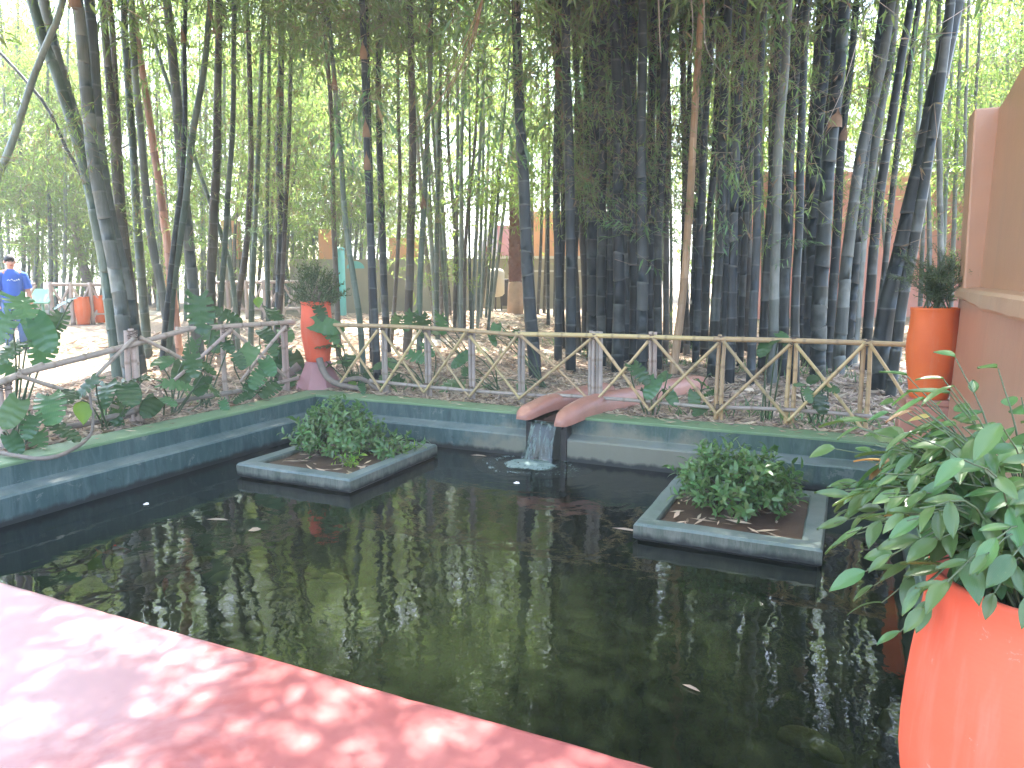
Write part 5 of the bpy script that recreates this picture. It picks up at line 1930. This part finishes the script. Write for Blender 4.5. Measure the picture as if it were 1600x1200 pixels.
def monstera_leaf(seed, slits=True):
    r = random.Random(seed)
    b = MB()
    n = 64
    us = (0, .35, .6, .8, 1.0)
    for sg in (-1, 1):
        cuts = [(0.10 + .155 * k + r.uniform(-.03, .03), r.uniform(.28, .62)) for k in range(5)] if slits else []
        vs_, fs = [], []
        for i in range(n + 1):
            t = i / n
            w = .46 * (max(0, t) ** .30) * (max(0, 1 - t) ** .62) * 1.28
            if t < .12: w = max(w, .20 + t)
            if t > .93: w *= .75
            lim = 1.0
            for ct, cr in cuts:
                dd = abs(t - ct)
                if dd < .020: lim = min(lim, cr + (1 - cr) * (dd / .020) ** 3)
            lim *= 1 - .03 * r.random()
            for u in us:
                q = u * lim
                x = sg * q * w
                back = .24 * (1 - t) ** 2.2 * q * q
                y = t * 1.0 + .20 * q * (1 - t) * t * 2.2 - back
                z = -.20 * (y - .25) ** 2 + .10 * abs(x) - .42 * x * x + .016 * math.sin(t * 31 + seed) * q
                vs_.append((x, y, z))
        m = len(us)
        for i in range(n):
            for k in range(m - 1):
                f = (i * m + k, i * m + k + 1, (i + 1) * m + k + 1, (i + 1) * m + k)
                fs.append(f if sg > 0 else f[::-1])
        b.add(vs_, fs, 0, None, True)
    return b.mesh('leaf', M['leaf_monstera'])


MON = [monstera_leaf(1), monstera_leaf(2), monstera_leaf(3), monstera_leaf(4, False)]
LIME = broad_leaf('leaf', M['leaf_lime'], 1, .4, .3, .3, .7)


def monstera(label, leaves, base, X=None, Y=None, seed=0, heart=.2):
    r = random.Random(seed)
    base = Vector(base)
    base.z = ground_z(base.x, base.y) - .02
    t = empty('monstera', base)
    tag(t, label, 'plant', 'monstera plants along the fences')
    for it in leaves:
        x, y, s = it[:3]
        d = ray(x, y)
        if X is not None: k = (X + r.uniform(-.18, .22) - EYE.x) / d.x
        else: k = (Y + r.uniform(-.25, .2) - EYE.y) / d.y
        p = EYE + d * k
        if p.z < .06: p.z = .06
        size = s * k / FPX * .82
        n = (EYE - p).normalized() * r.uniform(.35, .9) + Vector((0, 0, r.uniform(.5, 1.0))) + Vector((r.gauss(0, .3), r.gauss(0, .3), 0))
        dn = Vector((r.gauss(0, .45), r.gauss(0, .45), -1)) + (EYE - p).normalized() * .35
        m3 = frame_from(n, dn)
        org = p - (m3 @ Vector((0, .35, 0))) * size
        m = Matrix.Translation(org) @ m3.to_4x4() @ Matrix.Scale(size, 4)
        kind = MON[3] if r.random() < heart else MON[r.randrange(3)]
        if len(it) > 3: kind = LIME if it[3] == 'lime' else MON[it[3]]
        lf = inst('leaf', kind, t, m)
        b = MB()
        mid = base.lerp(org, .55) + Vector((r.gauss(0, .06), r.gauss(0, .06), .10))
        sp, _ = spline([base + Vector((r.gauss(0, .04), r.gauss(0, .04), 0)), mid, org + Vector((0, 0, .03)), org], 9)
        b.tube(sp, [.011 - .0006 * i for i in range(9)], 5, 0, None, False)
        b.build('stalk', M['stem'], t)
    return t


xl = -6.80
monstera('large monstera with big split leaves at the far left end of the left fence', [(35, 478, 88), (62, 515, 78), (8, 505, 70), (20, 545, 64), (68, 537, 84, 0), (105, 470, 44), (8, 575, 56), (90, 500, 60)], (-7.1, 4.15, 0), X=-7.0, seed=1)
monstera('low monstera spilling onto the left kerb under the first fence panel', [(22, 640, 66, 3), (78, 632, 86, 1), (100, 672, 58, 2), (20, 690, 50), (60, 690, 52), (48, 662, 52), (108, 615, 50)], (-6.9, 4.1, 0), X=-6.68, seed=2)
monstera('dense monstera in the middle of the left fence below the crossed braces', [(165, 612, 62), (200, 610, 72), (140, 600, 56), (185, 640, 48), (238, 632, 56, 3), (128, 640, 44, 'lime'), (218, 590, 50), (180, 668, 40)], (-6.9, 4.95, 0), X=-6.72, seed=3)
monstera('monstera with rounded leaves beside the tall fence post on the left', [(255, 565, 48, 3), (285, 580, 62, 3), (270, 600, 58), (316, 598, 50, 3), (300, 565, 54), (332, 606, 42), (262, 625, 40), (318, 570, 46), (350, 640, 30)], (-6.9, 5.75, 0), X=-6.74, seed=4)
monstera('tall monstera with a pale shiny split leaf standing above the left fence', [(312, 482, 84, 0), (352, 492, 54, 1), (330, 523, 58), (352, 535, 46), (300, 540, 44), (360, 505, 40)], (-6.95, 6.25, 0), X=-6.95, seed=5, heart=0)
monstera('monstera with glossy leaves left of the pink pedestal', [(388, 552, 56, 3), (405, 588, 50, 0), (392, 605, 44), (425, 606, 46), (418, 570, 44), (372, 560, 40), (380, 620, 34), (412, 628, 36)], (-6.9, 6.9, 0), X=-6.75, seed=6)
monstera('tall monstera between the left fence and the coral jar', [(430, 492, 52, 2), (446, 520, 44), (440, 556, 50, 3), (462, 563, 46, 3), (415, 520, 44), (404, 470, 24, 'lime'), (425, 540, 40), (455, 590, 34)], (-7.2, 7.7, 0), X=-7.05, seed=7)
monstera('monstera climbing around the right side of the coral jar', [(508, 508, 58, 3), (486, 505, 40), (520, 540, 54, 0), (530, 565, 44), (498, 560, 26, 3), (500, 485, 40), (545, 560, 40), (515, 520, 44)], (-6.25, 8.25, 0), Y=7.98, seed=8)
monstera('small monstera with one glowing lime leaf behind the back kerb corner', [(551, 600, 22, 'lime'), (558, 590, 34), (575, 585, 30), (566, 605, 24)], (-6.0, 8.1, 0), Y=8.05, seed=9)
monstera('low monstera behind the left end of the back fence', [(612, 565, 44), (600, 590, 36), (650, 556, 50, 1), (668, 543, 36), (620, 605, 34), (596, 570, 32)], (-5.2, 8.5, 0), Y=8.4, seed=10)
monstera('monstera leaves between the third and fourth posts of the back fence', [(702, 600, 46), (722, 560, 42, 3), (735, 548, 34), (715, 615, 30), (728, 578, 30)], (-4.2, 8.7, 0), Y=8.5, seed=11)
monstera('small thin-stalked monstera behind the fence left of the waterfall', [(775, 512, 32, 3), (795, 522, 36, 3), (770, 530, 24), (760, 605, 26, 3), (815, 612, 30, 3), (805, 520, 26)], (-3.75, 9.2, 0), Y=9.0, seed=12)
monstera('dark monstera among the canes behind the middle of the back fence', [(660, 505, 54, 1), (690, 502, 46, 2), (640, 498, 42), (620, 500, 36), (672, 515, 34)], (-6.0, 11.3, 0), Y=11.0, seed=13)
monstera('monstera growing through the fence right of the waterfall', [(998, 580, 52, 1), (1020, 603, 46, 3), (1038, 588, 30, 3), (1048, 618, 38, 3), (1008, 612, 26)], (-1.95, 7.95, 0), Y=7.92, seed=14)
monstera('dark monstera low behind the middle right fence panel', [(1100, 600, 46), (1085, 622, 38, 3), (1116, 612, 34), (1095, 640, 30, 3), (1120, 590, 30)], (-1.5, 8.3, 0), Y=8.15, seed=15)
monstera('monstera with round leaves hanging over the top rail of the back fence', [(1196, 540, 46, 3), (1222, 524, 30, 3), (1212, 532, 30), (1228, 536, 26)], (-0.75, 8.2, 0), Y=8.0, seed=16)
monstera('monstera behind the fence beside the right orange jar', [(1272, 590, 40, 3), (1278, 622, 60, 1), (1295, 605, 34), (1262, 615, 30), (1250, 600, 28)], (-0.25, 8.2, 0), Y=8.05, seed=17)

# woody roots and stems of the monstera on the kerb, and around the pink pedestal
def woody(name, label, cat, pts, r0, r1):
    b = MB()
    sp, _ = spline(pts, 26)
    b.tube([p + Vector((noise.noise(p * 5), noise.noise(p * 5 + Vector((3, 3, 3))), 0)) * .02 for p in sp], [(r0 + (r1 - r0) * i / 25) * (1 + .18 * noise.noise(p * 14)) for i, p in enumerate(sp)], 8)
    tag(b.build(name, M['stem_woody'], None, pts[0]), label, cat)


G = lambda x, y, z: on_plane(x, y, z)
woody('woody_stem', 'bare grey woody stem curling over the left kerb', 'stem', [G(-30, 700, .05), G(25, 712, .03), G(70, 716, .02), G(112, 704, .03), G(140, 680, .07), G(147, 655, .18), G(143, 630, .34), G(140, 608, .45)], .022, .011)
woody('woody_stem', 'straight pale stem lying on the ground behind the left kerb', 'stem', [G(95, 668, .06), G(150, 660, .06), G(230, 645, .07)], .03, .018)
woody('woody_stem', 'gnarled dark root leaning from the pink pedestal to the right', 'stem', [Vector((-6.55, 7.9, .42)), Vector((-6.45, 7.86, .25)), Vector((-6.3, 7.86, .12)), Vector((-6.05, 7.9, .06)), Vector((-5.8, 7.92, .04))], .05, .03)
woody('woody_stem', 'grey leaning root left of the pink pedestal', 'stem', [Vector((-6.95, 7.95, .30)), Vector((-7.1, 7.8, .14)), Vector((-7.2, 7.6, .02)), Vector((-7.3, 7.4, -.04))], .06, .05)
woody('woody_stem', 'twisted brown root on the ground behind the back fence left', 'stem', [Vector((-6.3, 7.95, .1)), Vector((-6.0, 8.05, .16)), Vector((-5.7, 8.0, .06)), Vector((-5.5, 8.05, .0))], .035, .025)


# ---- bush on each planter, built of leafy sprigs
def sprig_meshes(seed, mat, L, W, n=9, length=.26):
    res = []
    for k in range(4):
        r = random.Random(seed + k)
        b = MB()
        tip = Vector((r.gauss(0, .05), r.gauss(0, .05), length))
        b.tube([Vector((0, 0, 0)), tip * .5 + Vector((.015, 0, 0)), tip], [.004, .003, .0015], 4, 1, None, False)
        for i in range(n):
            f = .2 + .8 * i / (n - 1)
            a = i * 2.4 + r.uniform(-.3, .3)
            d = Vector((math.cos(a), math.sin(a), .45 + .5 * f))
            nn = Vector((-math.cos(a) * .6, -math.sin(a) * .6, 1))
            q = tip * f
            ll = L * r.uniform(.75, 1.15)
            s = d.normalized().cross(nn).normalized()
            d.normalize()
            n2 = s.cross(d)
            m1, m2 = q + d * ll * .3, q + d * ll * .65 - n2 * ll * .04
            b.add([q, m1 + s * W * .9 + n2 * W * .3, m1, m1 - s * W * .9 + n2 * W * .3, m2 + s * W * .85 + n2 * W * .2, m2, m2 - s * W * .85 + n2 * W * .2, q + d * ll - n2 * ll * .2],
                  [(0, 1, 2), (0, 2, 3), (1, 4, 5, 2), (2, 5, 6, 3), (4, 7, 5), (5, 7, 6)], 0, None, True)
        res.append(b.mesh('sprig', [mat, M['stem']]))
    return res


SPRIG = sprig_meshes(5, M['leaf_shrub'], .085, .017)
SPRIG_Y = sprig_meshes(15, M['leaf_lime'], .07, .014, 8, .14)
SPRIG_O = sprig_meshes(25, M['leaf_olive'], .05, .007, 14, .24)


def bush(label, c, rx, ry, h, n, meshes, seed, name='bush', cat='bush', low=.08):
    r = random.Random(seed)
    t = empty(name, c)
    tag(t, label, cat)
    for k in range(n):
        a = r.uniform(0, 6.28)
        u = math.sqrt(r.random())
        el = r.uniform(.0, 1.0)
        rad = math.sqrt(max(0.05, 1 - el ** 2.2)) * (.55 + .45 * u)
        p = Vector((c[0] + rx * rad * math.cos(a), c[1] + ry * rad * math.sin(a), c[2] + low + el * (h - low - .1)))
        wob = 1 + .22 * noise.noise(Vector((math.cos(a) * 2, math.sin(a) * 2, el * 2 + seed)))
        p = Vector((c[0] + (p.x - c[0]) * wob, c[1] + (p.y - c[1]) * wob, c[2] + (p.z - c[2]) * wob))
        up = Vector(((p.x - c[0]) / rx * .8, (p.y - c[1]) / ry * .8, .35 + el * .8)) + Vector((r.gauss(0, .35), r.gauss(0, .35), r.gauss(0, .25)))
        m3 = frame_from(up, rnd_dir(r))
        s = r.uniform(.75, 1.2)
        inst('sprig', meshes[r.randrange(len(meshes))], t, Matrix.Translation(p - up.normalized() * .14) @ m3.to_4x4() @ Matrix.Scale(s, 4))
    for k in range(14):
        a = r.uniform(0, 6.28)
        u = r.uniform(.1, .75)
        b = MB()
        e = Vector((c[0] + rx * u * math.cos(a), c[1] + ry * u * math.sin(a), c[2] + h * r.uniform(.3, .7)))
        b.tube([Vector((c[0] + r.gauss(0, .05), c[1] + r.gauss(0, .05), c[2] - .03)), Vector(c).lerp(e, .5) + Vector((0, 0, .03)), e], [.007, .005, .003], 5, 0, None, False)
        b.build('stem', M['stem_woody'], t)
    return t


bush('leafy mid-green bush growing in the left planter', (-4.98, 6.28, -.37), .50, .42, .50, 190, SPRIG, 3)
bush('rounded dark green bush growing in the right planter', (-.78, 6.12, -.37), .46, .40, .50, 200, SPRIG, 6)
bush('small yellow-green seedling at the front of the left planter', (-4.62, 5.92, -.38), .16, .1, .16, 16, SPRIG_Y, 9, 'seedling', 'plant', .03)
bush('low creeping green plant on the right side of the left planter', (-4.42, 6.5, -.37), .22, .30, .16, 46, SPRIG_Y[:1] + SPRIG[:2], 12, 'ground_cover', 'plant', .03)
bush('fine-leaved olive shrub growing in the coral jar behind the left pool corner', JL + Vector((0, 0, .77)), .32, .32, .58, 170, SPRIG_O, 21, 'shrub', 'shrub', .05)


def spiky(label, c, h, n, seed):
    r = random.Random(seed)
    t = empty('shrub', c)
    tag(t, label, 'shrub')
    for k in range(n):
        a = r.uniform(0, 6.28)
        sp = r.uniform(.1, 1.0)
        e = Vector(c) + Vector((math.cos(a) * sp * .42, math.sin(a) * sp * .34, h * r.uniform(.5, 1.0) * (1 - .18 * sp)))
        m = Vector(c).lerp(e, .5) + Vector((-math.cos(a) * .03, -math.sin(a) * .03, .04))
        pts, _ = spline([Vector(c) + Vector((r.gauss(0, .05), r.gauss(0, .05), 0)), m, e], 9)
        b = MB()
        b.tube(pts, [.005 - .0004 * i for i in range(9)], 4, 0, None, False)
        b.build('stem', M['stem'], t)
        for i in range(2, 9):
            for q in range(2):
                d = (pts[i] - pts[i - 1]).normalized() + Vector((r.gauss(0, .5), r.gauss(0, .5), r.gauss(0, .4)))
                inst('sprig', SPRIG_O[r.randrange(4)], t, Matrix.Translation(pts[i]) @ frame_from(d, rnd_dir(r)).to_4x4() @ Matrix.Scale(r.uniform(.4, .7), 4))


spiky('dark spiky upright shrub growing in the bright orange jar by the right wall', JR + Vector((0, 0, .77)), .62, 26, 31)


# ---- big leafy plant in the foreground jar
def pot_plant():
    r = random.Random(44)
    c = JF + Vector((0, 0, .80))
    t = empty('pot_plant', c)
    tag(t, 'glossy broad-leaved plant spilling out of the large foreground jar', 'plant')
    count, rest = 0, MB()
    # tips given as offsets to the right of view, up, and towards the viewer
    spec = []
    for k in range(135):
        sx = r.uniform(-.46, .06)
        dy = r.uniform(-.22, .34)
        top = .53 - .9 * max(0, -sx - .22) ** 1.4
        spec.append((sx, r.uniform(.02, top), dy))
    spec += [(-.44, .22, .0), (-.50, .10, .05), (-.47, .02, .0), (-.42, -.04, .05), (-.37, -.14, .0), (-.38, -.10, .08), (-.34, .38, .1), (-.30, .44, .1), (-.42, .32, .1), (-.36, .14, -.1), (.02, .50, .1), (.0, .42, -.05), (-.2, .05, -.2), (-.14, .0, -.24), (-.05, .0, -.24), (-.25, .14, -.2), (-.1, .14, -.22)]
    r.shuffle(spec)
    for sx, up, dy in spec:
        if count > 640: break
        e = c + RV * sx + Vector((0, 0, up)) + FH * dy
        s0 = c + RV * sx * .22 + FH * dy * .22 + Vector((0, 0, -.10))
        m = s0.lerp(e, .5) + Vector((0, 0, .10 + .10 * abs(sx)))
        pts, L = spline([s0, m, e], 13)
        b = MB()
        b.tube(pts, [.0042 - .00022 * i for i in range(13)], 5, 0, None, False)
        b.build('stem', M['stem'], t)
        nl = max(3, int(L / .085))
        for i in range(nl):
            f = .3 + .7 * (i + 1) / nl
            j = min(12, int(f * 12))
            q = pts[j]
            d = (pts[j] - pts[j - 1]).normalized()
            out = Vector((q.x - c.x, q.y - c.y, 0))
            out = out.normalized() if out.length > .02 else rnd_dir(r)
            sd = d.cross(Vector((0, 0, 1)))
            sd = sd.normalized() if sd.length > .1 else rnd_dir(r)
            ld = d * (.6 if i < nl - 1 else 1.2) + sd * (.85 if i % 2 else -.85) * (0 if i == nl - 1 else 1) + out * .35 + Vector((0, 0, r.uniform(-.55, .2)))
            n = Vector((r.gauss(0, .3), r.gauss(0, .3), 1)) + out * .35 + (EYE - q).normalized() * .25
            s = r.uniform(.06, .102)
            if to_px(q)[0] > 1650 or i < nl - 5: continue
            me = RUS_YEL if r.random() < .025 else RUS[r.randrange(5)]
            mt = Matrix.Translation(q) @ frame_from(n, ld).to_4x4() @ Matrix.Scale(s, 4)
            count += 1
            if count <= 290:
                inst('leaf', me, t, mt)
            else:
                rest.add([mt @ v.co for v in me.vertices], [list(f.vertices) for f in me.polygons], 0, None, True)
    if rest.f: tag(rest.build('leaves', M['leaf_ruscus'], t), kind='stuff')
    return count


pot_plant()


# ================================================================ LEAF LITTER
def litter():
    r = random.Random(9)
    b = MB()

    def one(x, y, s=1.0):
        L = r.uniform(.05, .12) * s
        a = r.uniform(0, 6.28)
        u = Vector((math.cos(a), math.sin(a), r.gauss(0, .2))) * L
        v = Vector((-math.sin(a), math.cos(a), r.gauss(0, .5))) * L * r.uniform(.08, .2)
        p = Vector((x, y, ground_z(x, y) + r.uniform(.005, .035)))
        b.v += [p - u, p - v + u * .1, p + u + Vector((0, 0, L * r.uniform(0, .3))), p + v + u * .1]
        k = len(b.v) - 4
        b.f.append([k, k + 1, k + 2, k + 3])
        b.mi.append(0); b.sm.append(False); b.att += [0.0] * 4
    for _ in range(26000):
        x, y = r.uniform(-7.5, .8), YB + KW + .02 + 5.5 * r.random() ** 1.5
        one(x, y)
    for _ in range(9000):
        one(XL - KW - .02 - 3.5 * r.random() ** 1.4, r.uniform(2.5, 8.5))
    for _ in range(14000):
        one(r.uniform(-14, 4), r.uniform(8.5, 19), 1.5)
    # a few strays on the kerb and terrace edge
    tag(b.build('leaf_litter', M['litter']), kind='stuff')
    b = MB()
    m0 = ground_z
    for x0, x1, y0, y1, n in ((XL - KW, XL, 3, YB, 26), (XL, -3.3, YB + .02, YB + KW, 34), (-2.6, XR, YB + .02, YB + KW, 60)):
        for _ in range(n):
            x, y = r.uniform(x0, x1), (y0 + (y1 - y0) * r.random() ** .5 if y1 - y0 < 1 else r.uniform(y0, y1))
            L, a = r.uniform(.03, .08), r.uniform(0, 6.28)
            u, v = Vector((math.cos(a), math.sin(a), 0)) * L, Vector((-math.sin(a), math.cos(a), r.gauss(0, .3))) * L * .15
            p = Vector((x, y, .012))
            b.add([p - u, p - v, p + u + Vector((0, 0, .012)), p + v], [(0, 1, 2, 3)])
    tag(b.build('fallen_leaves', M['litter']), kind='stuff')


litter()

# low green weeds behind the back fence
def weeds():
    r = random.Random(91)
    b = MB()
    for cx, cy in [(-5.6, 8.4), (-4.9, 8.8), (-1.4, 8.2), (-.5, 8.2), (-.05, 8.2), (-2.3, 9.4), (-7.4, 5.2), (-7.3, 6.6), (0.2, 8.5), (-.3, 8.1), (-1.0, 8.6)] + [(r.uniform(-7, 1), r.uniform(11.5, 14.5)) for _ in range(24)]:
        for _ in range(26):
            x, y = cx + r.gauss(0, .22), cy + r.gauss(0, .16)
            p = Vector((x, y, ground_z(x, y)))
            d = Vector((r.gauss(0, .6), r.gauss(0, .6), 1))
            lance(b, p, d, rnd_dir(r), r.uniform(.10, .26), .009, 0, True)
    tag(b.build('weeds', M['leaf_near']), kind='stuff')


weeds()


# ================================================================ TREES FAR BEHIND
def far_trees():
    r = random.Random(17)
    spots = [(-60, 24, 9), (60, 27, 10), (150, 24, 8.5), (250, 28, 10), (360, 29, 9), (450, 26, 9), (540, 30, 10), (640, 31, 9.5), (1130, 31, 9), (1260, 27, 9), (1400, 25, 9.5), (1500, 24, 8.5), (1600, 22, 9), (1720, 22, 9), (960, 33, 8), (430, 37, 20), (570, 38, 20.5), (690, 39, 21), (790, 38, 20), (1000, 39, 20)]
    labs = ORD
    order = sorted(range(len(spots)), key=lambda i: spots[i][0])
    for rank, i in enumerate(order):
        x, D, H = spots[i]
        p = at_dist(x, 480, D)
        p.z = ground_z(p.x, p.y) - .1
        t = empty('tree', p)
        tag(t, 'bright sunlit leafy tree far behind the bamboo, %s tree from the left' % labs[rank], 'tree', 'leafy trees far behind the bamboo')
        b = MB()
        pts, _ = spline([p, p + Vector((r.gauss(0, .2), r.gauss(0, .2), 2.2)), p + Vector((r.gauss(0, .5), r.gauss(0, .5), 4.5)), p + Vector((r.gauss(0, .8), r.gauss(0, .8), H * .8))], 14)
        b.tube(pts, [.17 - .009 * k for k in range(14)], 9)
        for k in range(7):
            q = pts[5 + k]
            b.tube([q, q + Vector((r.gauss(0, .9), r.gauss(0, .9), .7)), q + Vector((r.gauss(0, 1.8), r.gauss(0, 1.8), 1.5))], [.06, .04, .02], 5)
        b.build('trunk', M['stem_woody'], t)
        for k in range(24 if H < 12 else 34):
            a, u = r.uniform(0, 6.28), math.sqrt(r.random())
            z = r.uniform(1.6 if H < 12 else 8.0, H)
            rad = (2.6 if H < 12 else 3.8) * math.sqrt(max(.1, 1 - ((z - H * .5) / (H * .58)) ** 2))
            o = foliage(t, p + Vector((math.cos(a) * u * rad, math.sin(a) * u * rad, z)), FAR, r.uniform(1.1, 1.5) * (1 if H < 12 else 1.35), 'crown')


far_trees()


# ================================================================ PEOPLE
def skin_mesh(verts, edges, radii, subd=2):
    me = bpy.data.meshes.new('body')
    me.from_pydata([tuple(v) for v in verts], edges, [])
    o = bpy.data.objects.new('tmp_body', me)
    col.objects.link(o)
    m = o.modifiers.new('skin', 'SKIN')
    m.use_smooth_shade = True
    for i, sv in enumerate(me.skin_vertices[0].data):
        rad = radii[i]
        sv.radius = rad if isinstance(rad, tuple) else (rad, rad)
        sv.use_root = (i == 0)
    s = o.modifiers.new('subd', 'SUBSURF')
    s.levels = s.render_levels = subd
    dg = bpy.context.evaluated_depsgraph_get()
    out = bpy.data.meshes.new_from_object(o.evaluated_get(dg))
    bpy.data.objects.remove(o)
    bpy.data.meshes.remove(me)
    return out


def person(p, face, label, shirt_mat, legs_mat, h=1.72, smile=True):
    t = empty('person', p)
    t.rotation_euler.z = face
    tag(t, label, 'person')
    k = h / 1.75

    def V(x, y, z): return Vector((x, y, z)) * k
    # local frame: +X to his left, -Y is the way he faces
    vs_ = [V(0, 0, .95), V(0, .0, 1.1), V(0, .01, 1.28), V(0, .015, 1.42), V(0, .01, 1.50), V(0, -.01, 1.57), V(0, -.005, 1.66),
           V(.18, .01, 1.41), V(.25, .02, 1.15), V(.27, -.05, .92), V(.275, -.08, .84), V(-.18, .01, 1.41), V(-.25, .02, 1.15), V(-.27, -.05, .92), V(-.275, -.08, .84),
           V(.09, 0, .88), V(.10, -.02, .50), V(.11, .03, .10), V(.12, -.10, .04), V(-.09, 0, .88), V(-.10, -.04, .50), V(-.11, .0, .10), V(-.12, -.13, .04)]
    ed = [(0, 1), (1, 2), (2, 3), (3, 4), (4, 5), (5, 6), (3, 7), (7, 8), (8, 9), (9, 10), (3, 11), (11, 12), (12, 13), (13, 14), (0, 15), (15, 16), (16, 17), (17, 18), (0, 19), (19, 20), (20, 21), (21, 22)]
    ra = [(.15, .11), (.145, .105), (.155, .11), (.13, .095), .05, .075, .09, .062, .046, .036, .036, .062, .046, .036, .036, .085, .06, .042, .04, .085, .06, .042, .04]
    ra = [(a[0] * k, a[1] * k) if isinstance(a, tuple) else a * k for a in ra]
    me = skin_mesh(vs_, ed, ra)
    me.materials.append(M['skin'])
    inst('body', me, None, Matrix()).parent = t
    # fingers: five short tapering chains on each hand
    for sg in (-1, 1):
        b = MB()
        hd = V(.277 * sg, -.085, .82)
        for q in range(4):
            s0 = hd + V(0, -.03 + .02 * q, -.02)
            b.tube([s0, s0 + V(.003 * sg, -.006, -.045), s0 + V(-.006 * sg, -.012, -.08 + .008 * abs(q - 1.5))], [.0095 * k, .009 * k, .006 * k], 7)
        s0 = hd + V(-.01 * sg, -.045, .0)
        b.tube([s0, s0 + V(-.012 * sg, -.03, -.022), s0 + V(-.014 * sg, -.04, -.05)], [.011 * k, .0095 * k, .006 * k], 7)
        o = b.mesh('fingers', M['skin'])
        inst('fingers', o, None, Matrix()).parent = t
    # shirt: torso and short sleeves, loose
    b = MB()
    n = 20
    prof = [(.175, .13, .90), (.178, .132, 1.0), (.172, .128, 1.12), (.185, .13, 1.28), (.185, .122, 1.38), (.135, .10, 1.455), (.075, .07, 1.495)]
    vv = [V(a * math.cos(2 * PI * i / n), c * math.sin(2 * PI * i / n) + .005, z) for a, c, z in prof for i in range(n)]
    ff = [(j * n + i, j * n + (i + 1) % n, (j + 1) * n + (i + 1) % n, (j + 1) * n + i) for j in range(len(prof) - 1) for i in range(n)]
    b.add(vv, ff, 0, None, True)
    for sg in (-1, 1):
        b.tube([V(.13 * sg, .01, 1.40), V(.19 * sg, .012, 1.38), V(.235 * sg, .018, 1.24), V(.255 * sg, .015, 1.13)], [.075 * k, .085 * k, .08 * k, .082 * k], 14, 0, None, False)
    inst('shirt', b.mesh('shirt', shirt_mat), None, Matrix()).parent = t
    # trousers / shorts
    b = MB()
    b.tube([V(0, 0, .82), V(0, 0, .90), V(0, 0, .98)], [.165 * k, .17 * k, .16 * k], 18)
    for sg in (-1, 1):
        b.tube([V(.085 * sg, 0, .88), V(.095 * sg, -.012, .66), V(.105 * sg, -.015, .45), V(.11 * sg, .01, .28), V(.115 * sg, .02, .08)], [.105 * k, .10 * k, .085 * k, .075 * k, .075 * k], 14)
    inst('trousers', b.mesh('trousers', legs_mat), None, Matrix()).parent = t
    for sg in (-1, 1):
        b = MB()
        b.tube([V(.115 * sg, .06, .04), V(.118 * sg, -.02, .055), V(.122 * sg, -.12, .04), V(.123 * sg, -.17, .03)], [.045 * k, .055 * k, .046 * k, .025 * k], 10)
        inst('shoe', b.mesh('shoe', M['shoe']), None, Matrix()).parent = t
    # head details: hair cap, ears, nose, eyes, mouth
    b = MB()
    hc = V(0, .012, 1.655)
    vv, ff = [], []
    for j in range(8):
        th = (PI * .56) * j / 7
        for i in range(20):
            a = 2 * PI * i / 20
            front = max(0, -math.sin(a))
            tt = th * (1 - .30 * front)
            vv.append(hc + V(.088 * math.sin(tt) * math.cos(a), .103 * math.sin(tt) * math.sin(a), .115 * math.cos(tt)))
    for j in range(7):
        for i in range(20): ff.append((j * 20 + i, (j + 1) * 20 + i, (j + 1) * 20 + (i + 1) % 20, j * 20 + (i + 1) % 20))
    b.add(vv, ff, 0, None, True)
    inst('hair', b.mesh('hair', M['hair']), None, Matrix()).parent = t
    for sg in (-1, 1):
        b = MB()
        b.lathe(V(.083 * sg, .01, 1.60), [(.004, 0), (.016 * k, .01), (.02 * k, .03), (.014 * k, .052), (.003, .06)], 10)
        inst('ear', b.mesh('ear', M['skin']), None, Matrix()).parent = t
        b = MB()
        b.lathe(V(.031 * sg, -.083, 1.632), [(.002, 0), (.011 * k, .005), (.011 * k, .011), (.002, .016)], 10)
        inst('eye', b.mesh('eye', M['hair']), None, Matrix()).parent = t
    b = MB()
    b.add([V(-.014, -.085, 1.592), V(.014, -.085, 1.592), V(0, -.115, 1.594), V(0, -.085, 1.64)], [(0, 1, 2), (1, 3, 2), (3, 0, 2)])
    inst('nose', b.mesh('nose', M['skin']), None, Matrix()).parent = t
    b = MB()
    b.tube([V(-.026, -.079, 1.565), V(0, -.089, 1.562), V(.026, -.079, 1.565)], [.004, .006, .004], 6)
    inst('mouth', b.mesh('mouth', M['red_box']), None, Matrix()).parent = t
    return t, k


pp = at_dist(21, 470, 13.6)
pp.z = ground_z(pp.x, pp.y)
man, kk = person(pp, math.atan2(-pp.x, pp.y) * 1.0 + .25, 'dark-haired man in a bright blue t-shirt standing behind the left monstera', M['blue_shirt'], M['denim'])
b = MB()
for i, (x0, x1) in enumerate(((-.10, -.055), (-.045, -.01), (0, .025), (.035, .06), (.07, .10))):   # unreadable pale script on the chest
    z = 1.285 + .012 * math.sin(i * 2.1)
    yf = lambda x: -(.131 * math.sqrt(max(0, 1 - (x / .186) ** 2))) - .004
    b.tube([Vector((x0, yf(x0), z)) * kk, Vector(((x0 + x1) / 2, yf((x0 + x1) / 2), z + .02)) * kk, Vector((x1, yf(x1), z - .004)) * kk], .006, 5)
inst('shirt_print', b.mesh('shirt_print', M['print']), None, Matrix()).parent = man
pp = at_dist(-9, 470, 14.2)
pp.z = ground_z(pp.x, pp.y)
person(pp, math.atan2(-pp.x, pp.y) + .3, 'person in a dark navy top mostly cut off at the left edge', M['navy_shirt'], M['denim'], 1.66)


# ================================================================ HAZE
hz = MB()
hz.box(-410, 410, -410, 410, -2.2, 24.5)
tag(hz.build('haze', haze_mat()), kind='stuff')
